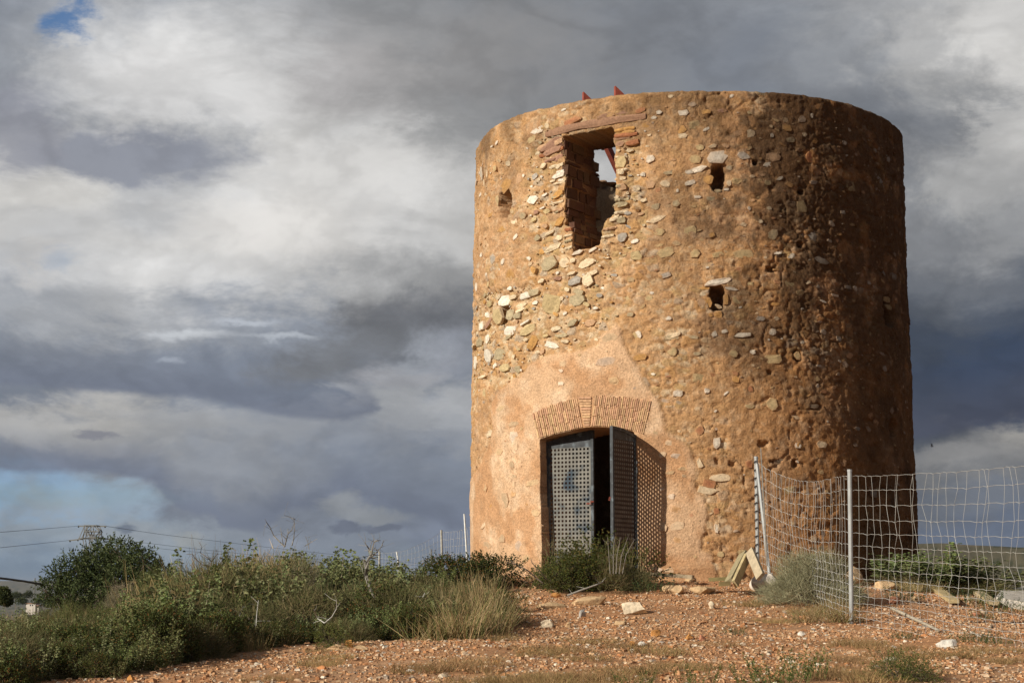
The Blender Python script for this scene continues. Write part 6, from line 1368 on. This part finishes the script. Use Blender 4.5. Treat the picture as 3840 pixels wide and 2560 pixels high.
board(at(*zb_(380, 935), 24.2), at(*zb_(540, 925), 24.2), .10, .06, 'stub of dark board at the foot of the leaning planks', (0, 0, 1), (.26, .21, .10))
board(at(2412, 2150, 25.6) , at(2600, 2162, 25.3), .10, .05, 'long grey board lying along the tower footing', (0, 0, 1), (.42, .35, .24))
def zc_(x, y): return 3240 + x / 3.92, 1980 + y / 3.92
def gp(x, y, lift):
    q = ground_at(*zc_(x, y)); q[2] += lift; return q
board(gp(1010, 930, .07), gp(1330, 1140, .06), .13, .05, 'long plank on the ground, left arm of the crossed planks behind the fence', (0, 0, 1), (.60, .50, .28))
board(gp(1180, 985, .05), gp(1440, 975, .05), .10, .04, 'short plank crossing behind the long left plank', (0, 0, 1), (.56, .48, .30))
board(gp(1550, 1085, .05), gp(1740, 1110, .05), .09, .04, 'short plank joining the right hand plank on the ground', (0, 0, 1), (.54, .46, .28))
board(gp(1680, 1030, .08), gp(1920, 1180, .07), .13, .05, 'right hand plank lying on the ground by the green weed', (0, 0, 1), (.58, .49, .31))
stk = MB(); a = ground_at(3345, 2295); b = ground_at(3520, 2372); stk.tube([a + (0, 0, .05), (a + b) / 2 + (0, 0, .04), b + (0, 0, .03)], [.022, .02, .016], 6, col=(.42, .36, .27)); tag(stk.build('fallen_pole', M['plank']), 'thin weathered pole lying on the ground behind the fence', 'pole')
# pale concrete slab and a dark hollow at the right edge
m = MB(); top = np.array([at(3735, 2236, 25.0), at(3870, 2262, 24.4), at(3880, 2200, 26.8), at(3772, 2190, 27.0)]); bot = top.copy(); bot[:, 2] = [hz(a[0], a[1]) - .1 for a in top]; m.add(np.concatenate([bot, top]), BOXF); tag(m.build('concrete_slab', M['concrete']), 'pale broken concrete slab at the right edge behind the fence', 'slab')

# ------------------------------------------------------------------ fences
def post(base, top, r, mat, name, k=10, cap=True):
    m = MB(); base = np.asarray(base, float); top = np.asarray(top, float); m.tube([base, base * .5 + top * .5, top - (top - base) * .004], r, k)
    if cap: m.tube([top - (0, 0, .02), top + (0, 0, .008)], r * 1.12, k)
    return m
D_B = 21.5; B0 = at(3193, 2343, D_B); B1 = at(3186, 1762, D_B)
A_D = 25.9; A1 = at(2835, 1713, A_D); A0 = at(2842, 2135, A_D); A0[2] = hz(A0[0], A0[1]) - .05
C0 = np.array([B0[0] + (5.47 - B0[0]) * 1.0, 16.4, 0]); C0[2] = hz(C0[0], C0[1]); C1 = C0 + (0, 0, 1.95)
fence = empty('wire_fence', (B0[0], B0[1], B0[2])); tag(fence, 'sagging sheep wire fence on galvanised posts running from the tower to the right edge', 'fence')
post(B0 - (0, 0, .1), B1, .027, None, '').build('post', M['galv'], fence)
post(A0, A1, .027, None, '').build('post', M['galv'], fence)
post(C0 - (0, 0, .1), C1, .027, None, '').build('post', M['galv'], fence)
bt = at(2886, 2160, 25.5); post(bt, at(2838, 1738, 25.85), .024, None, '', cap=False).build('brace', M['galv'], fence)
rng_f = np.random.default_rng(44)
def net(P0, P1, Q0, Q1, nh, nv, sag, name_par, rad, r, warpx=.03, hs=None, topcurve=None):
    """P0/P1 bottom/top at one end, Q0/Q1 at the other; nh horizontal wires, nv upright wires, all parts of name_par"""
    P0, P1, Q0, Q1 = [np.asarray(v, float) for v in (P0, P1, Q0, Q1)]
    hs = hs if hs is not None else np.linspace(0, 1, nh)
    nrm = np.cross(Q0 - P0, (0, 0, 1.)); nrm /= np.linalg.norm(nrm); L = np.linalg.norm(Q0 - P0)
    us = np.linspace(0, 1, nv + 1)
    G = np.zeros((nh, nv + 1, 3)); sh = np.cumsum(r.normal(size=(nh, nv + 1)) * .012, 0)
    kink = r.normal(size=(nh, nv + 1)) * warpx * .35
    for a, h in enumerate(hs):
        for b, u in enumerate(us):
            lo = P0 * (1 - u) + Q0 * u; hi = P1 * (1 - u) + Q1 * u; p = lo * (1 - h) + hi * h
            s = topcurve(u) if topcurve else 4 * u * (1 - u)
            p = p - np.array([0, 0, 1.]) * sag * s * h + (Q0 - P0) / L * ((sh[a, b] + kink[a, b]) * min(1, 8 * u * (1 - u))) + nrm * (.02 * math.sin(7 * u + a) * u * (1 - u) * 4) + np.array([0, 0, 1.]) * r.normal() * .006
            G[a, b] = p
    for a in range(nh):
        m = MB(); pts = []
        for b in range(nv + 1):
            pts.append(G[a, b])
            if b < nv: pts.append((G[a, b] + G[a, b + 1]) / 2 + np.array([0, 0, .008]))
        m.tube(pts, rad * 1.15, 3, caps=False); m.build('wire', M['wire'], name_par)
    for b in range(1, nv + 1):
        m = MB(); m.tube(G[:, b], rad * .8, 3, caps=False); m.build('wire', M['wire'], name_par)
HS = np.array([0, .045, .09, .14, .19, .25, .31, .375, .445, .525, .61, .70, .80, .90, 1.0])
def H2(a): return np.interp(np.linspace(0, 1, 15), np.linspace(0, 1, 15), HS)
offx = np.array([.02, 0, 0])
net(B0 + offx + (0, 0, .02), at(3190, 1786, D_B) + offx, C0, C1 - (0, 0, .08), 15, 30, .03, fence, .0024, rng_f, .05, HS)
net(A0 + (.03, 0, -.0), at(2842, 1735, A_D), B0 - offx + (0, 0, .05), at(3186, 1787, D_B) - offx, 15, 32, .16, fence, .0024, rng_f, .04, HS, lambda u: math.sin(PI * min(1, u * 1.05)) ** 1.0 * (1.0 if u < .7 else 1.0))
stake = MB(); stake.tube([at(2877, 2120, 25.2), at(2865, 1900, 25.3), at(2853, 1680, 25.4)], [.014, .013, .008], 5); tag(stake.build('thin_stake', M['greybark']), 'thin rough stake standing behind the brace pole', 'stake')
m = MB(); 
for t in np.linspace(.05, .95, 15):
    p = A0 * (1 - t) + A1 * t; m.tube([p + (-.03, -.03, 0), p + (-.035, -.03, .02), p + (.0, -.036, .035)], .008, 4)
m.build('wire_ties', M['black'], fence)
fo = MB(); V, F_ = rock_mesh(555, 2, .35, .1); V = V * np.array([.20, .16, .10]) + B0 + (.02, 0, -.02); mesh_np('post_footing', V, F_, M['rock'], fence, np.tile([.44, .34, .23], (len(V), 1)))
# back fence left of the tower
bf = empty('wire_fence', tuple(on(1700, 40))); tag(bf, 'distant wire fence on thin posts climbing to the tower\'s left side', 'fence')
def backpost(px, pyt, D, rpx, mat, pyb=None, pxb=None, k=6):
    t = at(px, pyt, D); b = at(pxb or px, pyb or 2290, D); b[2] = min(b[2], hz(b[0], b[1])) - .1; m = MB(); m.tube([b, (b + t) / 2, t], rpx * D / F, k); m.build('post', mat, bf); return b, t
pw = backpost(1741, 1926, 37.5, 3.6, M['white'], 2150, 1762)
p1 = backpost(1655, 1986, 43, 4.6, M['greypost'], 2160, 1664)
p2 = backpost(1423, 2066, 52, 4.4, M['greypost'], 2150, 1425)
m = MB(); m.tube([at(1497, 2240, 50), at(1494, 2120, 50), at(1492, 2095, 50), at(1487, 2067, 50)], .024, 6); m.build('post', M['white'], bf)
p0b = at(1800, 2230, 35.5); p0t = at(1800, 1962, 35.5)
net(p1[0] * .0 + at(1662, 2215, 43), at(1656, 1996, 43), p0b, p0t, 9, 14, .05, bf, .0032, rng_f, .05)
net(at(1425, 2230, 52), at(1423, 2074, 52), at(1662, 2215, 43), at(1656, 1996, 43), 9, 18, .14, bf, .0032, rng_f, .05)

# ------------------------------------------------------------------ pylons and cables
def lattice(mb, P, w_, a, b): mb.bar(P[a], P[b], w_, w_)
def near_pylon():
    D = 300.; s = D / F
    pl = empty('power_pylon', tuple(np.array([at(345, 2100, D)[0], D, hz(at(345, 2100, D)[0], D)]))); tag(pl, 'near lattice power pylon rising behind the big evergreen tree', 'pylon')
    r = world_loc(pl)
    def q(x, y, dy=0.): p = at(x / 2.208, 1850 + y / 2.208, D); p[1] += dy; return p
    m = MB(); w_ = .115
    for dy in (-.9, .9):
        # waist, cage sides and top beam
        for a, b in (((712, 460), (695, 372)), ((790, 460), (828, 372)), ((740, 460), (760, 372)), ((765, 460), (745, 372)), ((695, 372), (665, 372)), ((665, 372), (712, 265)), ((828, 372), (835, 315)), ((835, 315), (812, 265)), ((695, 372), (712, 315)), ((712, 315), (755, 265)), ((712, 315), (835, 315)), ((835, 315), (785, 265)), ((712, 315), (745, 372)), ((835, 315), (790, 372)), ((745, 372), (785, 300)), ((770, 372), (735, 300)), ((785, 372), (828, 330)), ((712, 275), (700, 372)), ((760, 265), (772, 372)), ((705, 340), (830, 340))):
            m.bar(q(*a, dy), q(*b, dy), w_, w_)
    for a, b in (((700, 372), (830, 372)), ((712, 265), (812, 265)), ((665, 372), (850, 365)), ((712, 315), (835, 315))):
        for dy in (-1.2, 1.2): m.bar(q(*a, dy), q(*b, dy), w_ * 1.2, w_ * 1.2)
        m.bar(q(*a, -1.2), q(*a, 1.2), w_, w_); m.bar(q(*b, -1.2), q(*b, 1.2), w_, w_)
    # legs down to the ground
    g0 = r[2]
    for (x0, sx) in ((712, -1), (790, 1)):
        for dy in (-1.2, 1.2):
            t = q(x0, 460, dy); b = np.array([t[0] + sx * 1.6, t[1] + dy * .9, g0]); m.bar(t, b, .2, .2)
            for k in range(6):
                a0 = t * (1 - k / 6) + b * k / 6; t2 = q(712 + 790 - x0, 460, dy); b2 = np.array([t2[0] - sx * 1.6, t2[1] + dy * .9, g0]); a1 = t2 * (1 - (k + 1) / 6) + b2 * (k + 1) / 6; m.bar(a0, a1, .1, .1)
    m.build('lattice', M['pylon'], pl)
    m = MB()
    for a, b in (((645, 268), (880, 270)), ((570, 388), (700, 374)), ((820, 372), (925, 374))): m.bar(q(*a), q(*b), .16, .2)
    m.build('crossarm', M['pylon'], pl)
    m = MB()
    for x, y in ((650, 268), (700, 262), (790, 262), (870, 270), (580, 388), (645, 380), (870, 368), (915, 374)):
        m.tube([q(x, y), q(x, y + 12)], .12, 6)
    m.build('insulators', M['black'], pl)
    def cable(pts, D1, D2, rad, label):
        m = MB(); n = 24; xs = np.linspace(0, 1, n); X = np.interp(xs, np.linspace(0, 1, len(pts)), [p[0] for p in pts]); Y = np.interp(xs, np.linspace(0, 1, len(pts)), [p[1] for p in pts])
        P_ = [at(x, y, D1 + (D2 - D1) * t) for x, y, t in zip(X, Y, xs)]; m.tube(P_, rad, 4); tag(m.build('power_cable', M['cable']), label, 'cable', 'power lines in the sky')
    cable([(645 / 2.208, 1971), (150, 1983), (-150, 2006)], D, 150, .024, 'upper power line left of the near pylon')
    cable([(575 / 2.208, 2025), (120, 2040), (-150, 2068)], D, 150, .024, 'lower power line left of the near pylon')
    cable([(880 / 2.208, 1972), (600, 2002), (980, 2048), (1300, 2083), (1700, 2125)], D, 620, .034, 'top power line right of the near pylon')
    cable([(925 / 2.208, 2019), (700, 2053), (1000, 2085), (1300, 2102), (1600, 2122)], D, 620, .03, 'middle power line right of the near pylon')
    cable([(860 / 2.208, 2027), (600, 2056), (900, 2084), (1250, 2108)], D, 620, .028, 'lowest power line right of the near pylon')
    m = MB(); m.tube([at(-60, 2160, 26), at(20, 2169, 27.5), at(90, 2178, 29), at(165, 2192, 30.8)], .018, 5); tag(m.build('black_cable', M['cable']), 'thick black cable ending in the big evergreen at the left edge', 'cable')
near_pylon()
def far_pylon(px, pyt, pyb, D, wpx, arm, label):
    s = D / F; c = at(px, pyb, D); g0 = min(c[2], hz(c[0], D)); top = at(px, pyt, D); pl = empty('power_pylon', (c[0], D, g0)); tag(pl, label, 'pylon')
    m = MB(); wd = wpx * s; Ht = top[2] - g0; lv = np.linspace(0, 1, 12)
    def cn(t, i): w_ = wd * (1 - t) + .12 * wd * t; sx, sy = [(-1, -1), (1, -1), (1, 1), (-1, 1)][i]; return np.array([c[0] + sx * w_ / 2, D + sy * w_ / 2, g0 + Ht * t])
    for i in range(4): m.bar(cn(0, i), cn(1, i), .18, .18)
    for a, b in zip(lv[:-1], lv[1:]):
        for i in range(4): m.bar(cn(a, i), cn(b, (i + 1) % 4), .10, .10); m.bar(cn(b, i), cn(b, (i + 1) % 4), .10, .10)
    m.build('lattice', M['pylon'], pl)
    m = MB()
    for y, aw in arm: p = at(px, y, D); m.bar(p - (aw * s, 0, 0), p + (aw * s, 0, 0), .3, .25); m.bar(p - (aw * s * .7, 0, 0), p + (0, 0, 1.2), .1, .1); m.bar(p + (aw * s * .7, 0, 0), p + (0, 0, 1.2), .1, .1)
    m.build('crossarm', M['pylon'], pl)
far_pylon(1617, 2058, 2175, 620, 20, [(2101, 38)], 'small distant power pylon with one crossarm left of the tower')
far_pylon(128, 2166, 2262, 700, 9, [(2188, 12)], 'tiny distant pylon by the houses at the far left')

# ------------------------------------------------------------------ distant left: trees and white house
def tree_far(px, pyt, pyb, D, wpx, label, seed, dense=1500, group=None, trunk=True):
    r = np.random.default_rng(seed); s = D / F; c = at(px, pyb, D); g0 = min(hz(c[0], D), c[2] ); top = at(px, pyt, D)[2]; ch_ = (pyb - pyt) * s; R_ = wpx * s / 2
    p = Plant('round_tree', label, 'tree', group); LV = []; n = dense; base = np.array([c[0], D, g0]); 
    for k in range(9):
        cc = np.array([r.uniform(-.6, .6) * R_, r.uniform(-.6, .6) * R_, top - g0 - ch_ * r.uniform(.30, .72)]); rad = R_ * r.uniform(.30, .5)
        u = unit(r.normal(size=(n // 9, 3))); q = rad * (.7 + .35 * r.random(len(u))); P_ = cc + u * q[:, None] * np.array([1, 1, .8]); LV.append(leaves(P_, u + r.normal(size=u.shape) * .6, R_ * .16 * r.uniform(.6, 1.3, len(u)), R_ * .09, cpick([(.035, .05, .02), (.06, .08, .03), (.09, .10, .04)], [.45, .4, .15], len(u), .2, r), .2, r))
    p.part('crown', LV, M['leaf'])
    m = MB(); m.tube([(0, 0, -.2), (0, 0, (top - g0) * .45), (0, 0, (top - g0) * .7)], [R_ * .09, R_ * .07, R_ * .04], 6)
    for k in range(4):
        a = k * 1.6; m.tube([(0, 0, (top - g0) * .45), (math.cos(a) * R_ * .4, math.sin(a) * R_ * .4, (top - g0) * .72)], [R_ * .05, R_ * .02], 5)
    m.build('trunk', M['bark'], p.root, origin=(0, 0, 0)); p.root.location = tuple(base)
tree_far(103, 2206, 2246, 330, 44, 'dark umbrella tree on the distant left hill beside the tiny pylon', 401)
tree_far(58, 2214, 2250, 345, 50, 'low dark tree left of the umbrella tree on the distant hill', 402)
tree_far(20, 2222, 2256, 350, 46, 'dark round tree at the left edge of the distant hill', 403)
tree_far(84, 2236, 2262, 300, 50, 'bushy tree below the umbrella tree on the distant hill', 404)
tree_far(-8, 2172, 2285, 60, 108, 'dark leafy tree cut off by the left edge of the photograph', 405, 9000)
tree_far(148, 2226, 2262, 300, 60, 'tree between the house and the big evergreen', 406)
tree_far(190, 2236, 2276, 260, 60, 'grey green tree just left of the big evergreen', 407)
def house():
    D = 310.; c = at(128, 2276, D); g0 = c[2] - 1.2; s = D / F; h = empty('distant_house', (c[0], D, g0)); tag(h, 'small pale house with flat roofs among the distant trees at far left', 'house')
    m = MB(); a = at(117, 2262, D); m.box((c[0] - .2, D, (g0 + a[2]) / 2), (1.6, 3, a[2] - g0)); b = at(140, 2270, D); m.box((b[0], D, (g0 + b[2]) / 2 - .01), (1.1, 2.6, b[2] - g0 + .02)); m.build('wall', M['plaster'], h)
    m = MB(); m.box((c[0] - .2, D, a[2] + .05), (1.75, 3.2, .1)); m.box((b[0], D, b[2] + .05), (1.25, 2.8, .1)); m.build('roof', M['roof'], h)
    for x in (114, 122): w_ = at(x, 2268, D - 1.5); f = MB(); f.box((w_[0], D - 1.51, w_[2]), (.16, .05, .22)); f.build('window', M['glass'], h)
house()
# scrub on the right: dark bushes at the dip beyond the hilltop
for i, (px, D, pt, lb) in enumerate([(3665, 34, 2092, 'dark bush at the brow of the hill right of the green bushes'), (3720, 37, 2118, 'shadowy bush behind the concrete slab'), (3790, 40, 2122, 'dark bush near the right edge behind the slab'), (3850, 42, 2120, 'dark bush cut by the right edge'), (3600, 36, 2085, 'dark bush just above the green row behind the fence')]):
    q = on(px, D); top = at(px, pt, D)[2]; s = max(.5, (top - q[2]) / .75); put(darks[i % 2], q, (s * .9, s * .9, s), None, lb, 'bush')
# bird
m = MB(); b = at(3494, 1673, 70.); m.tube([b + (-.05, 0, 0), b, b + (.07, 0, .0)], [.008, .03, .01], 6); bird = m.build('bird', M['feather']); tag(bird, 'small dark bird flying in the sky right of the tower', 'bird')
for sgn in (-1, 1):
    m = MB(); V = np.array([b + (-.02, 0, .01), b + (.03, 0, .01), b + (.02, sgn * .06, .07), b + (-.02, sgn * .10, .12)]); V2 = V + (0, 0, .004); m.add(np.concatenate([V, V2]), BOXF); m.build('wing', M['feather'], bird)

# ------------------------------------------------------------------ air
hb = MB(); hb.box((0, 0, (-64 + 28) / 2), (26000, 26000, 92)); haze = hb.build('haze', None)
hm = bpy.data.materials.new('haze_air'); hm.use_nodes = True; hm.node_tree.nodes.clear()
pv = hm.node_tree.nodes.new('ShaderNodeVolumePrincipled'); pv.inputs['Color'].default_value = (.80, .88, 1.0, 1); pv.inputs['Density'].default_value = 8e-5; pv.inputs['Anisotropy'].default_value = .3
mo = hm.node_tree.nodes.new('ShaderNodeOutputMaterial'); hm.node_tree.links.new(pv.outputs[0], mo.inputs['Volume']); haze.data.materials.append(hm)
haze['kind'] = 'stuff'; haze['label'] = 'thin pale haze over the distant hills'; haze['category'] = 'haze'
# things that would share a label are told apart by their place in the row
same = {}
for o_ in COL.objects:
    if o_.parent is None and o_.get('category') and o_.get('label'): same.setdefault(o_['label'], []).append(o_)
ORD = ['leftmost', 'second from left', 'third from left', 'fourth from left', 'fifth from left', 'sixth from left', 'seventh from left', 'eighth from left', 'ninth from left', 'tenth from left', 'eleventh from left', 'twelfth from left', 'thirteenth from left', 'fourteenth from left', 'fifteenth from left', 'sixteenth from left', 'seventeenth from left', 'eighteenth from left', 'nineteenth from left', 'twentieth from left']
for lb, os_ in same.items():
    if len(os_) < 2: continue
    os_.sort(key=lambda o: o.location.x / max(o.location.y, 1))
    for k, o_ in enumerate(os_):
        od = ('rightmost' if k == len(os_) - 1 else ORD[min(k, 19)]); t = od + ' ' + lb
        if len(t.split()) > 16: t = t.replace(' the ', ' ').replace(' from left', '')
        o_['label'] = ' '.join(t.split()[:16])
